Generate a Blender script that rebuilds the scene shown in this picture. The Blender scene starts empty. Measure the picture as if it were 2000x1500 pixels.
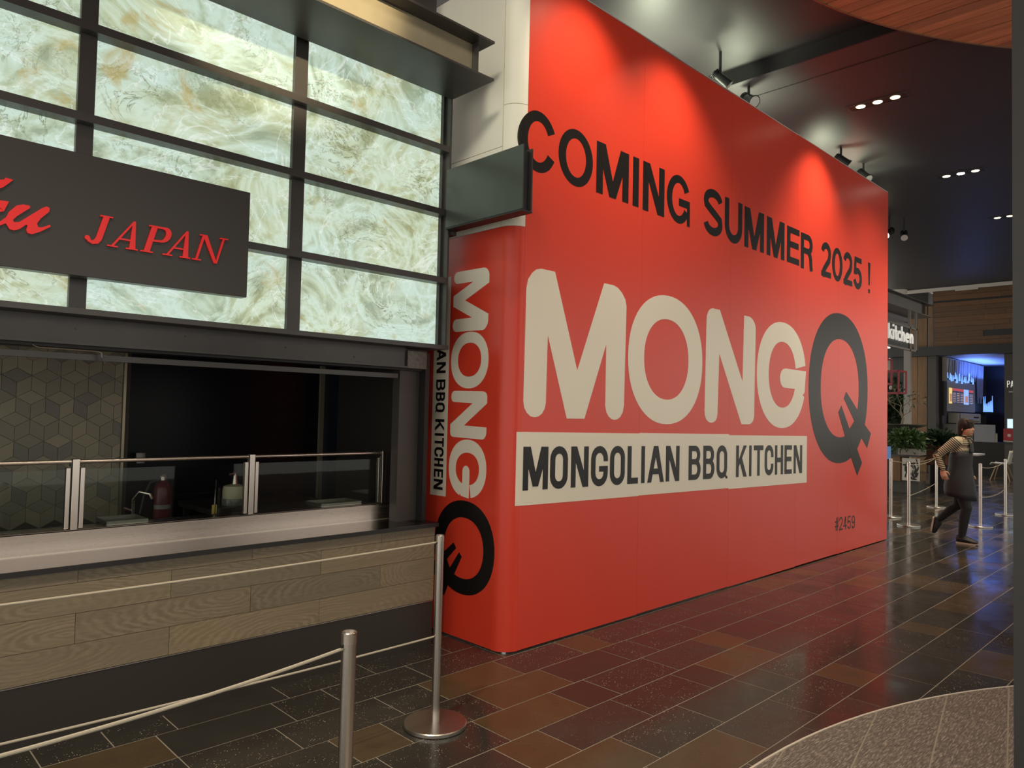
import bpy, bmesh, math, random
from mathutils import Vector, Matrix
random.seed(7)
S = bpy.context.scene
COL = S.collection
PI = math.pi

# ------------------------------------------------------------------ camera
cam = bpy.data.cameras.new('camera')
cam.sensor_width = 36.0
cam.lens = 1421.3 / 2000 * 36.0
cam.clip_start = 0.05
camo = bpy.data.objects.new('camera', cam)
COL.objects.link(camo)
yaw, pitch, roll = 0.774457, 0.036637, 0.022515
fw = Vector((math.sin(yaw) * math.cos(pitch), math.cos(yaw) * math.cos(pitch), math.sin(pitch)))
rt = Vector((math.cos(yaw), -math.sin(yaw), 0))
up = rt.cross(fw)
r2 = math.cos(roll) * rt + math.sin(roll) * up
u2 = -math.sin(roll) * rt + math.cos(roll) * up
M = Matrix.Identity(4)
for i in range(3):
    M[i][0], M[i][1], M[i][2] = r2[i], u2[i], -fw[i]
M[2][3] = 1.6
camo.matrix_world = M
S.camera = camo

# ------------------------------------------------------------------ world, exposure, lights
S.view_settings.view_transform = 'Standard'
S.view_settings.look = 'None'
S.view_settings.gamma = 1.0
S.view_settings.use_curve_mapping = False
S.view_settings.exposure = 0.55
W = bpy.data.worlds.new('world')
S.world = W
W.use_nodes = True
bg = W.node_tree.nodes['Background']
bg.inputs[0].default_value = (1.0, 0.94, 0.84, 1)
bg.inputs[1].default_value = 0.85


def spot(name, loc, target, power, color, angle, blend, size=0.06):
    l = bpy.data.lights.new(name, 'SPOT')
    l.energy, l.color, l.spot_size, l.spot_blend, l.shadow_soft_size = power, color, math.radians(angle), blend, size
    o = bpy.data.objects.new(name, l)
    COL.objects.link(o)
    o.location = loc
    o.rotation_euler = (Vector(target) - Vector(loc)).to_track_quat('-Z', 'Y').to_euler()
    return o


WARM = (1.0, 0.84, 0.62)
# recessed ceiling spots washing the red hoarding
for x, y, z, p in ((4.0, 2.88, 2.4, 80), (5.15, 2.80, 2.2, 95), (6.6, 1.9, 1.3, 120), (8.08, 2.82, 2.3, 125), (9.7, 1.9, 1.3, 120), (5.2, 1.2, .9, 150), (3.6, 1.2, .9, 180)):
    spot('wall_spot', (x, y, 4.96), (x, 3.44, z), p, WARM, 96, 1.0, .05)
# downlights over the walkway, plus spots added to brighten the far end
for (x, y, e) in ((2.0, 1.7, 290), (4.6, 1.2, 190), (0.2, 2.0, 330), (7.7, 2.3, 90), (10.6, 2.3, 160), (12.8, 2.9, 200), (15.5, 3.1, 170), (11.5, 1.2, 120), (18.5, 4.2, 260), (22.0, 5.0, 320)):
    spot('walkway_and_far_fill_spot', (x, y, 4.9), (x, y + 0.15, 0), e, WARM, 100, 1.0)
spot('corner_fill', (0.8, 1.6, 4.95), (3.4, 3.95, 3.8), 170, (1.0, 0.93, 0.74), 44, 1.0, .3)  # added fill light to lift the white side wall, no fixture there
# spot lighting the steel beam of the shop front
spot('beam_spot', (0.7, -1.2, 4.55), (1.75, 3.5, 4.05), 2300, (1.0, 0.80, 0.48), 18, 0.6)

# ------------------------------------------------------------------ materials
MATS = {}


def new_mat(name):
    m = bpy.data.materials.new(name)
    m.use_nodes = True
    nt = m.node_tree
    b = nt.nodes['Principled BSDF']
    MATS[name] = m
    return m, nt, b


def mat(name, col, rough=0.5, metal=0.0, spec=0.5, noise=0.0, nscale=8.0, bump=0.0, emit=0.0, coat=0.0):
    if name in MATS:
        return MATS[name]
    m, nt, b = new_mat(name)
    N, L = nt.nodes, nt.links
    b.inputs['Base Color'].default_value = (*col, 1)
    b.inputs['Roughness'].default_value = rough
    b.inputs['Metallic'].default_value = metal
    b.inputs['Specular IOR Level'].default_value = spec
    if coat:
        b.inputs['Coat Weight'].default_value = coat
        b.inputs['Coat Roughness'].default_value = 0.1
    if emit:
        b.inputs['Emission Color'].default_value = (*col, 1)
        b.inputs['Emission Strength'].default_value = emit
    if noise or bump:
        tc = N.new('ShaderNodeTexCoord')
        nz = N.new('ShaderNodeTexNoise')
        nz.inputs['Scale'].default_value = nscale
        nz.inputs['Detail'].default_value = 6
        L.new(tc.outputs['Object'], nz.inputs['Vector'])
        if noise:
            mx = N.new('ShaderNodeMix')
            mx.data_type = 'RGBA'
            mx.inputs[6].default_value = (*[c * (1 - noise) for c in col], 1)
            mx.inputs[7].default_value = (*[min(1, c * (1 + noise)) for c in col], 1)
            L.new(nz.outputs['Fac'], mx.inputs[0])
            L.new(mx.outputs[2], b.inputs['Base Color'])
        if bump:
            bp = N.new('ShaderNodeBump')
            bp.inputs['Strength'].default_value = bump
            bp.inputs['Distance'].default_value = 0.01
            L.new(nz.outputs['Fac'], bp.inputs['Height'])
            L.new(bp.outputs['Normal'], b.inputs['Normal'])
    return m


def ramp(nt, src, stops):
    r = nt.nodes.new('ShaderNodeValToRGB')
    els = r.color_ramp.elements
    while len(els) < len(stops):
        els.new(0.5)
    for e, (p, c) in zip(els, stops):
        e.position = p
        e.color = (*c, 1) if len(c) == 3 else c
    nt.links.new(src, r.inputs['Fac'])
    return r


def mixc(nt, fac, a, b, mode='MIX'):
    m = nt.nodes.new('ShaderNodeMix')
    m.data_type = 'RGBA'
    m.blend_type = mode
    for sock, v in ((m.inputs[0], fac), (m.inputs[6], a), (m.inputs[7], b)):
        if isinstance(v, (int, float)):
            sock.default_value = v
        elif isinstance(v, tuple):
            sock.default_value = (*v, 1)
        else:
            nt.links.new(v, sock)
    return m.outputs[2]


def coords(nt, scale=(1, 1, 1), rnd=0.0):
    N, L = nt.nodes, nt.links
    tc = N.new('ShaderNodeTexCoord')
    mp = N.new('ShaderNodeMapping')
    mp.inputs['Scale'].default_value = scale
    L.new(tc.outputs['Object'], mp.inputs['Vector'])
    if rnd:
        oi = N.new('ShaderNodeObjectInfo')
        mu = N.new('ShaderNodeMath')
        mu.operation = 'MULTIPLY'
        mu.inputs[1].default_value = rnd
        L.new(oi.outputs['Random'], mu.inputs[0])
        L.new(mu.outputs[0], mp.inputs['Location'])
    return mp.outputs[0]


def noise(nt, vec, scale, detail=5, rough=0.55, dist=0.0):
    n = nt.nodes.new('ShaderNodeTexNoise')
    n.inputs['Scale'].default_value = scale
    n.inputs['Detail'].default_value = detail
    n.inputs['Roughness'].default_value = rough
    n.inputs['Distortion'].default_value = dist
    nt.links.new(vec, n.inputs['Vector'])
    return n.outputs['Fac']


def onyx_mat():
    m, nt, b = new_mat('onyx')
    v = coords(nt, (1, 1, 1.25), 9.0)
    swirl = ramp(nt, noise(nt, v, 1.8, 7, 0.6, 2.8), [(0.36, (0.20, 0.23, 0.11)), (0.455, (0.46, 0.54, 0.38)), (0.54, (0.62, 0.76, 0.66)), (0.66, (0.38, 0.42, 0.24))])
    clouds = ramp(nt, noise(nt, v, 1.1, 3, 0.5, 1.2), [(0.38, (0.52, 0.72, 0.66)), (0.6, (0.58, 0.64, 0.40))])
    base = mixc(nt, 0.34, swirl.outputs[0], clouds.outputs[0])
    # thin dark veins where a warped field crosses its middle value
    vein = ramp(nt, noise(nt, v, 3.2, 6, 0.62, 3.5), [(0.478, (0, 0, 0)), (0.5, (1, 1, 1)), (0.522, (0, 0, 0))])
    gate = ramp(nt, noise(nt, v, 2.0, 2, 0.5, 0.5), [(0.47, (0, 0, 0)), (0.62, (0.9, 0.9, 0.9))])
    vf = mixc(nt, 1.0, vein.outputs[0], gate.outputs[0], 'MULTIPLY')
    base = mixc(nt, vf, base, (0.16, 0.17, 0.08))
    # white crystalline veins
    wv = ramp(nt, noise(nt, v, 1.7, 5, 0.55, 2.0), [(0.488, (0, 0, 0)), (0.5, (0.40, 0.40, 0.40)), (0.512, (0, 0, 0))])
    base = mixc(nt, wv.outputs[0], base, (0.95, 1.0, 0.98))
    # amber patches
    am = ramp(nt, noise(nt, v, 2.1, 6, 0.6, 1.8), [(0.58, (0, 0, 0)), (0.68, (0.62, 0.62, 0.62))])
    base = mixc(nt, am.outputs[0], base, (0.42, 0.31, 0.07))
    nt.links.new(mixc(nt, 0.82, base, (0.0, 0.0, 0.0)), b.inputs['Base Color'])
    nt.links.new(base, b.inputs['Emission Color'])
    b.inputs['Emission Strength'].default_value = 0.66
    b.inputs['Roughness'].default_value = 0.3
    return m


def wood_mat(name, dark, light, axis=0, scale=1.0, rough=0.45, rnd=13.0):
    m, nt, b = new_mat(name)
    sc = [14.0 * scale] * 3
    sc[axis] = 1.4 * scale
    v = coords(nt, tuple(sc), rnd)
    g = noise(nt, v, 1.3, 8, 0.65, 1.6)
    wv = nt.nodes.new('ShaderNodeTexWave')
    wv.inputs['Scale'].default_value = 1.1
    wv.inputs['Distortion'].default_value = 9.0
    wv.inputs['Detail'].default_value = 4
    wv.inputs['Detail Scale'].default_value = 0.8
    wv.bands_direction = 'Z' if axis != 2 else 'Y'
    nt.links.new(v, wv.inputs['Vector'])
    r = ramp(nt, g, [(0.3, dark), (0.7, light)])
    c = mixc(nt, 0.35, r.outputs[0], mixc(nt, wv.outputs['Fac'], dark, light))
    oi = nt.nodes.new('ShaderNodeObjectInfo')
    rr = ramp(nt, oi.outputs['Random'], [(0.0, (0.74, 0.76, 0.78)), (1.0, (1.12, 1.08, 1.0))])
    c = mixc(nt, 1.0, c, rr.outputs[0], 'MULTIPLY')
    nt.links.new(c, b.inputs['Base Color'])
    b.inputs['Roughness'].default_value = rough
    bp = nt.nodes.new('ShaderNodeBump')
    bp.inputs['Strength'].default_value = 0.12
    bp.inputs['Distance'].default_value = 0.004
    nt.links.new(g, bp.inputs['Height'])
    nt.links.new(bp.outputs['Normal'], b.inputs['Normal'])
    return m


def slate_mat(name, col, speck, rough=0.16):
    m, nt, b = new_mat(name)
    v = coords(nt, (1, 1, 1))
    n1 = noise(nt, v, 5, 6, 0.6, 0.4)
    c = mixc(nt, n1, tuple(x * 0.65 for x in col), tuple(x * 1.35 for x in col))
    if speck:
        vo = nt.nodes.new('ShaderNodeTexVoronoi')
        vo.inputs['Scale'].default_value = 95
        nt.links.new(v, vo.inputs['Vector'])
        dots = ramp(nt, vo.outputs['Distance'], [(0.12, (1, 1, 1)), (0.26, (0, 0, 0))])
        g = ramp(nt, noise(nt, v, 9, 3), [(0.42, (0, 0, 0)), (0.62, (1, 1, 1))])
        sep = nt.nodes.new('ShaderNodeSeparateColor')
        nt.links.new(vo.outputs['Color'], sep.inputs[0])
        pick = ramp(nt, sep.outputs[0], [(0.55, (0, 0, 0)), (0.57, (speck, speck, speck))])
        f = mixc(nt, 1.0, mixc(nt, 1.0, dots.outputs[0], g.outputs[0], 'MULTIPLY'), pick.outputs[0], 'MULTIPLY')
        c = mixc(nt, f, c, (0.75, 0.68, 0.52))
    sm = ramp(nt, noise(nt, v, 2.6, 5, 0.65, 0.5), [(0.35, (rough * 0.7,) * 3), (0.75, (rough * 1.8,) * 3)])
    nt.links.new(c, b.inputs['Base Color'])
    nt.links.new(sm.outputs[0], b.inputs['Roughness'])
    b.inputs['Specular IOR Level'].default_value = 0.5
    bp = nt.nodes.new('ShaderNodeBump')
    bp.inputs['Strength'].default_value = 0.05
    bp.inputs['Distance'].default_value = 0.004
    nt.links.new(noise(nt, v, 26, 4), bp.inputs['Height'])
    nt.links.new(bp.outputs['Normal'], b.inputs['Normal'])
    return m


def brushed(name, col, rough, axis=0):
    m, nt, b = new_mat(name)
    sc = [60.0] * 3
    sc[axis] = 1.2
    v = coords(nt, tuple(sc))
    n1 = noise(nt, v, 2.5, 5, 0.6)
    c = mixc(nt, n1, tuple(x * 0.94 for x in col), tuple(min(1, x * 1.04) for x in col))
    nt.links.new(c, b.inputs['Base Color'])
    r = ramp(nt, n1, [(0.2, (rough * 0.9,) * 3), (0.8, (rough * 1.1,) * 3)])
    nt.links.new(r.outputs[0], b.inputs['Roughness'])
    b.inputs['Metallic'].default_value = 1.0
    return m


def glass_mat(name, col, alpha_reflect=0.5):
    m = bpy.data.materials.new(name)
    m.use_nodes = True
    nt = m.node_tree
    nt.nodes.remove(nt.nodes['Principled BSDF'])
    out = nt.nodes['Material Output']
    tr = nt.nodes.new('ShaderNodeBsdfTransparent')
    tr.inputs[0].default_value = (*col, 1)
    gl = nt.nodes.new('ShaderNodeBsdfGlossy')
    gl.inputs['Roughness'].default_value = 0.02
    fr = nt.nodes.new('ShaderNodeFresnel')
    fr.inputs[0].default_value = 1.27
    mx = nt.nodes.new('ShaderNodeMixShader')
    nt.links.new(fr.outputs[0], mx.inputs[0])
    nt.links.new(tr.outputs[0], mx.inputs[1])
    nt.links.new(gl.outputs[0], mx.inputs[2])
    nt.links.new(mx.outputs[0], out.inputs[0])
    MATS[name] = m
    return m


def granite_mat():
    m, nt, b = new_mat('granite')
    v = coords(nt, (1, 1, 1))
    mp = nt.nodes.new('ShaderNodeMapping')
    mp.inputs['Rotation'].default_value = (0, 0, -0.19)
    mp.inputs['Scale'].default_value = (16, 120, 40)
    nt.links.new(v, mp.inputs['Vector'])
    n1 = noise(nt, mp.outputs[0], 1.3, 5, 0.7)
    n2 = noise(nt, v, 240, 2, 0.6)
    r = ramp(nt, n1, [(0.38, (0.065, 0.055, 0.047)), (0.52, (0.15, 0.13, 0.112)), (0.64, (0.42, 0.38, 0.33))])
    c = mixc(nt, ramp(nt, n2, [(.4, (0, 0, 0)), (.7, (.6, .6, .6))]).outputs[0], r.outputs[0], (0.15, 0.13, 0.115))
    nt.links.new(c, b.inputs['Base Color'])
    b.inputs['Roughness'].default_value = 0.7
    bp = nt.nodes.new('ShaderNodeBump')
    bp.inputs['Strength'].default_value = 0.3
    bp.inputs['Distance'].default_value = 0.003
    nt.links.new(n1, bp.inputs['Height'])
    nt.links.new(bp.outputs['Normal'], b.inputs['Normal'])
    return m


def vinyl(name, col, rough=0.33):
    m, nt, b = new_mat(name)
    v = coords(nt, (1, 1, 0.35))
    n1 = noise(nt, v, 1.2, 3)
    c = mixc(nt, n1, tuple(x * 0.96 for x in col), tuple(min(1, x * 1.04) for x in col))
    nt.links.new(c, b.inputs['Base Color'])
    b.inputs['Roughness'].default_value = rough
    bp = nt.nodes.new('ShaderNodeBump')
    bp.inputs['Strength'].default_value = 0.07
    bp.inputs['Distance'].default_value = 0.01
    nt.links.new(noise(nt, coords(nt, (6, 6, 0.5)), 1.5, 3), bp.inputs['Height'])
    nt.links.new(bp.outputs['Normal'], b.inputs['Normal'])
    return m


ONYX = onyx_mat()
RED = vinyl('red_vinyl', (0.70, 0.050, 0.024))
CREAM = vinyl('cream_vinyl', (0.82, 0.77, 0.65), 0.36)
BLACKV = vinyl('black_vinyl', (0.009, 0.008, 0.008), 0.36)
BLACKV.node_tree.nodes['Principled BSDF'].inputs['Specular IOR Level'].default_value = 0.32
WHITEW = mat('white_drywall', (0.80, 0.78, 0.68), 0.6, noise=0.06, nscale=3)
DARK = mat('dark_bronze', (0.045, 0.040, 0.037), 0.38, 0.0, 0.5, noise=0.2, nscale=5)
DARKST = mat('dark_steel', (0.055, 0.052, 0.050), 0.34, 0.3, 0.5, noise=0.25, nscale=6)
BEAMST = mat('beam_steel', (0.30, 0.26, 0.18), 0.42, 0.35, 0.5, noise=0.25, nscale=4)
BOARD = mat('sign_charcoal', (0.040, 0.037, 0.034), 0.35, 0.2, 0.5)
BLACK = mat('black', (0.012, 0.012, 0.013), 0.45)
GLOSSBLK = mat('gloss_black', (0.006, 0.007, 0.009), 0.2, 0.0, 0.25)
CEIL = mat('black_ceiling', (0.040, 0.038, 0.040), 0.45, noise=0.15, nscale=2)
SLABRED = mat('red_letter', (0.80, 0.016, 0.018), 0.3)
STEEL = brushed('brushed_steel', (0.58, 0.51, 0.455), 0.28, 0)
STEELV = brushed('brushed_steel_upright', (0.60, 0.55, 0.50), 0.24, 2)
DISC = brushed('turned_steel', (0.60, 0.57, 0.52), 0.3, 1)
GLASS = glass_mat('glass', (0.86, 0.90, 0.88))


def plank_mat():
    m, nt, b = new_mat('wood_tile')
    N, L = nt.nodes, nt.links
    tc = N.new('ShaderNodeTexCoord')
    oi = N.new('ShaderNodeObjectInfo')
    wn = N.new('ShaderNodeTexWhiteNoise')
    wn.noise_dimensions = '1D'
    L.new(oi.outputs['Random'], wn.inputs['W'])
    sep = N.new('ShaderNodeVectorMath')
    sep.operation = 'SUBTRACT'
    L.new(tc.outputs['Generated'], sep.inputs[0])
    L.new(wn.outputs['Color'], sep.inputs[1])
    mp = N.new('ShaderNodeMapping')
    mp.inputs['Scale'].default_value = (1.25, 0.0, 0.75)
    L.new(sep.outputs[0], mp.inputs['Vector'])
    wv = N.new('ShaderNodeTexWave')
    wv.wave_type = 'RINGS'
    wv.rings_direction = 'SPHERICAL'
    wv.inputs['Scale'].default_value = 3.6
    wv.inputs['Distortion'].default_value = 7.5
    wv.inputs['Detail'].default_value = 4
    wv.inputs['Detail Scale'].default_value = 1.6
    wv.inputs['Detail Roughness'].default_value = 0.6
    L.new(mp.outputs[0], wv.inputs['Vector'])
    v2 = coords(nt, (2.0, 40, 40), 13.0)
    fine = noise(nt, v2, 1.5, 7, 0.65, 0.6)
    cloud = noise(nt, coords(nt, (1.5, 4, 4), 7.0), 1.5, 4, 0.6, 0.8)
    dark, light = (0.135, 0.106, 0.070), (0.285, 0.235, 0.160)
    c = mixc(nt, fine, dark, light)
    amt = ramp(nt, cloud, [(0.42, (0.05, 0.05, 0.05)), (0.66, (0.42, 0.42, 0.42))])
    c = mixc(nt, amt.outputs[0], c, mixc(nt, wv.outputs['Fac'], (0.120, 0.088, 0.052), (0.33, 0.275, 0.19)))
    rr = ramp(nt, oi.outputs['Random'], [(0.0, (0.78, 0.80, 0.82)), (1.0, (1.1, 1.07, 1.0))])
    c = mixc(nt, 1.0, c, rr.outputs[0], 'MULTIPLY')
    L.new(c, b.inputs['Base Color'])
    b.inputs['Roughness'].default_value = 0.5
    bp = N.new('ShaderNodeBump')
    bp.inputs['Strength'].default_value = 0.1
    bp.inputs['Distance'].default_value = 0.003
    L.new(fine, bp.inputs['Height'])
    L.new(bp.outputs['Normal'], b.inputs['Normal'])
    return m


WOODT = plank_mat()
WOODC = wood_mat('slat_wood', (0.36, 0.15, 0.075), (0.62, 0.30, 0.165), 1, 0.8, 0.45)
WOODB = wood_mat('bulkhead_wood', (0.075, 0.036, 0.014), (0.17, 0.082, 0.033), 1, 0.6, 0.5)
WOODV = wood_mat('column_wood', (0.11, 0.058, 0.022), (0.24, 0.13, 0.05), 2, 0.6, 0.5)
GRANITE = granite_mat()
GROUT = mat('grout', (0.30, 0.27, 0.22), 0.7, noise=0.2, nscale=30)
SL_BLACK = slate_mat('slate_black', (0.031, 0.029, 0.025), 0.0)
SL_SPECK = slate_mat('slate_speckled', (0.031, 0.029, 0.025), 0.9)
SL_GREY = slate_mat('slate_grey', (0.035, 0.033, 0.029), 0.25, 0.2)
SL_TAN = slate_mat('slate_tan', (0.072, 0.051, 0.028), 0.0, 0.2)

# ------------------------------------------------------------------ mesh helpers


class MB:
    def __init__(self):
        self.v, self.f = [], []

    def face(self, pts):
        n = len(self.v)
        self.v += [tuple(p) for p in pts]
        self.f.append(tuple(range(n, n + len(pts))))

    def box(self, x0, x1, y0, y1, z0, z1):
        n = len(self.v)
        self.v += [(x0, y0, z0), (x1, y0, z0), (x1, y1, z0), (x0, y1, z0), (x0, y0, z1), (x1, y0, z1), (x1, y1, z1), (x0, y1, z1)]
        self.f += [tuple(n + i for i in q) for q in ((0, 3, 2, 1), (4, 5, 6, 7), (0, 1, 5, 4), (1, 2, 6, 5), (2, 3, 7, 6), (3, 0, 4, 7))]
        return self

    def prism(self, poly, axis, a, b):
        """extrude a 2D polygon along axis ('x','y','z') from a to b; poly in the two other axes in xyz order"""
        n, k = len(self.v), len(poly)

        def P(p, t):
            return {'x': (t, p[0], p[1]), 'y': (p[0], t, p[1]), 'z': (p[0], p[1], t)}[axis]
        self.v += [P(p, a) for p in poly] + [P(p, b) for p in poly]
        self.f.append(tuple(n + i for i in range(k)))
        self.f.append(tuple(n + k + i for i in reversed(range(k))))
        for i in range(k):
            j = (i + 1) % k
            self.f.append((n + i, n + k + i, n + k + j, n + j))
        return self

    def tube(self, pts, r, seg=10, caps=True):
        pts = [Vector(p) for p in pts]
        rs = r if isinstance(r, (list, tuple)) else [r] * len(pts)
        rings = []
        ref = None
        for i, p in enumerate(pts):
            d = (pts[min(i + 1, len(pts) - 1)] - pts[max(i - 1, 0)]).normalized()
            if ref is None:
                ref = d.orthogonal().normalized()
            ref = (ref - d * ref.dot(d)).normalized()
            b = d.cross(ref)
            n = len(self.v)
            for k in range(seg):
                a = 2 * PI * k / seg
                self.v.append(tuple(p + (ref * math.cos(a) + b * math.sin(a)) * rs[i]))
            rings.append(n)
        for a, b in zip(rings, rings[1:]):
            for k in range(seg):
                self.f.append((a + k, a + (k + 1) % seg, b + (k + 1) % seg, b + k))
        if caps:
            self.f.append(tuple(rings[0] + k for k in reversed(range(seg))))
            self.f.append(tuple(rings[-1] + k for k in range(seg)))
        return self

    def lathe(self, c, prof, seg=24):
        """prof: list of (r, z); closed with caps when r>0"""
        rings = []
        for r, z in prof:
            n = len(self.v)
            for k in range(seg):
                a = 2 * PI * k / seg
                self.v.append((c[0] + r * math.cos(a), c[1] + r * math.sin(a), c[2] + z))
            rings.append(n)
        for a, b in zip(rings, rings[1:]):
            for k in range(seg):
                self.f.append((a + k, a + (k + 1) % seg, b + (k + 1) % seg, b + k))
        self.f.append(tuple(rings[0] + k for k in reversed(range(seg))))
        self.f.append(tuple(rings[-1] + k for k in range(seg)))
        return self

    def ellipsoid(self, c, r, seg=16, rings=10, rot=None):
        c = Vector(c)
        rot = rot or Matrix.Identity(3)
        n = len(self.v)
        for i in range(rings + 1):
            t = PI * i / rings
            for k in range(seg):
                a = 2 * PI * k / seg
                p = Vector((r[0] * math.sin(t) * math.cos(a), r[1] * math.sin(t) * math.sin(a), r[2] * math.cos(t)))
                self.v.append(tuple(c + rot @ p))
        for i in range(rings):
            for k in range(seg):
                self.f.append((n + i * seg + k, n + (i + 1) * seg + k, n + (i + 1) * seg + (k + 1) % seg, n + i * seg + (k + 1) % seg))
        return self


def obj(name, mb, material, parent=None, smooth=False, bevel=0.0, fixn=True, loc=None):
    me = bpy.data.meshes.new(name)
    off = Vector(loc) if loc else Vector((0, 0, 0))
    me.from_pydata([tuple(Vector(v) - off) for v in mb.v], [], mb.f)
    if fixn:
        bm = bmesh.new()
        bm.from_mesh(me)
        bmesh.ops.remove_doubles(bm, verts=bm.verts, dist=1e-6)
        bmesh.ops.recalc_face_normals(bm, faces=bm.faces)
        bm.to_mesh(me)
        bm.free()
    me.materials.append(material)
    o = bpy.data.objects.new(name, me)
    COL.objects.link(o)
    o.location = off
    if smooth:
        me.polygons.foreach_set('use_smooth', [True] * len(me.polygons))
        me.set_sharp_from_angle(angle=math.radians(40))
    if bevel:
        md = o.modifiers.new('bevel', 'BEVEL')
        md.width = bevel
        md.segments = 2
        md.limit_method = 'ANGLE'
    if parent:
        attach(o, parent)
    return o


def attach(o, parent):
    o.parent = parent
    o.matrix_parent_inverse = Matrix.Identity(4)
    q = parent
    off = Vector((0, 0, 0))
    while q:
        off += q.location
        q = q.parent
    o.location = o.location - off


def thing(name, label, cat, loc=(0, 0, 0), group=None):
    o = bpy.data.objects.new(name, None)
    COL.objects.link(o)
    o.location = loc
    o.empty_display_size = 0.1
    o['label'] = label
    o['category'] = cat
    if group:
        o['group'] = group
    return o


def tag(o, label, cat, group=None):
    o['label'] = label
    o['category'] = cat
    if group:
        o['group'] = group
    return o


def struct(name, mb=None, m=None, **k):
    if mb is None:
        o = bpy.data.objects.new(name, None)
        COL.objects.link(o)
        o.empty_display_size = 0.1
    else:
        o = obj(name, mb, m, **k)
    o['kind'] = 'structure'
    return o


def copy_tree(src, loc, label, group=None):
    r = src.copy()
    COL.objects.link(r)
    r.location = loc
    r['label'] = label
    if group:
        r['group'] = group
    for ch in list(src.children):
        c = ch.copy()
        COL.objects.link(c)
        c.parent = r
        c.matrix_parent_inverse = Matrix.Identity(4)
        for g in list(ch.children):
            d = g.copy()
            COL.objects.link(d)
            d.parent = c
            d.matrix_parent_inverse = Matrix.Identity(4)
    return r


def bx(*a):
    return MB().box(*a)


# ------------------------------------------------------------------ lettering: flat shapes in a W x H box


def arc(cx, cy, rx, ry, a0, a1, n=14):
    return [(cx + rx * math.cos(math.radians(a0 + (a1 - a0) * i / n)), cy + ry * math.sin(math.radians(a0 + (a1 - a0) * i / n))) for i in range(n + 1)]


def rib(pts, w, closed=False):
    """ribbon of width w (or per-point widths) along a centre line -> list of quads"""
    n = len(pts)
    L, R = [], []
    for i in range(n):
        if closed:
            a, b, c = pts[(i - 1) % n], pts[i], pts[(i + 1) % n]
        else:
            a, b, c = pts[max(i - 1, 0)], pts[i], pts[min(i + 1, n - 1)]
        d1 = Vector((b[0] - a[0], b[1] - a[1]))
        d2 = Vector((c[0] - b[0], c[1] - b[1]))
        if d1.length < 1e-9:
            d1 = d2
        if d2.length < 1e-9:
            d2 = d1
        d1.normalize()
        d2.normalize()
        t = (d1 + d2)
        if t.length < 1e-6:
            t = d1
        t.normalize()
        nrm = Vector((-t.y, t.x))
        k = max(0.5, nrm.dot(Vector((-d1.y, d1.x))))
        ww = (w[i] if isinstance(w, (list, tuple)) else w) / 2 / k
        L.append((b[0] + nrm.x * ww, b[1] + nrm.y * ww))
        R.append((b[0] - nrm.x * ww, b[1] - nrm.y * ww))
    q = []
    m = n if closed else n - 1
    for i in range(m):
        j = (i + 1) % n
        q.append([L[i], L[j], R[j], R[i]])
    return q


def rr(x0, y0, x1, y1, r, n=5):
    """rounded rectangle centre line, counter-clockwise from the right side"""
    p = []
    for cx, cy, a in ((x1 - r, y1 - r, 0), (x0 + r, y1 - r, 90), (x0 + r, y0 + r, 180), (x1 - r, y0 + r, 270)):
        p += arc(cx, cy, r, r, a, a + 90, n)
    return p


def ring(x0, y0, x1, y1, sx, sy, a0=0, a1=360, n=40):
    """elliptical ring with different side and top thickness"""
    cx, cy, rx, ry = (x0 + x1) / 2, (y0 + y1) / 2, (x1 - x0) / 2, (y1 - y0) / 2
    o = arc(cx, cy, rx, ry, a0, a1, n)
    i = arc(cx, cy, rx - sx, ry - sy, a0, a1, n)
    return [[o[k], o[k + 1], i[k + 1], i[k]] for k in range(n)]


def R4(x0, y0, x1, y1):
    return [(x0, y0), (x1, y0), (x1, y1), (x0, y1)]


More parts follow.
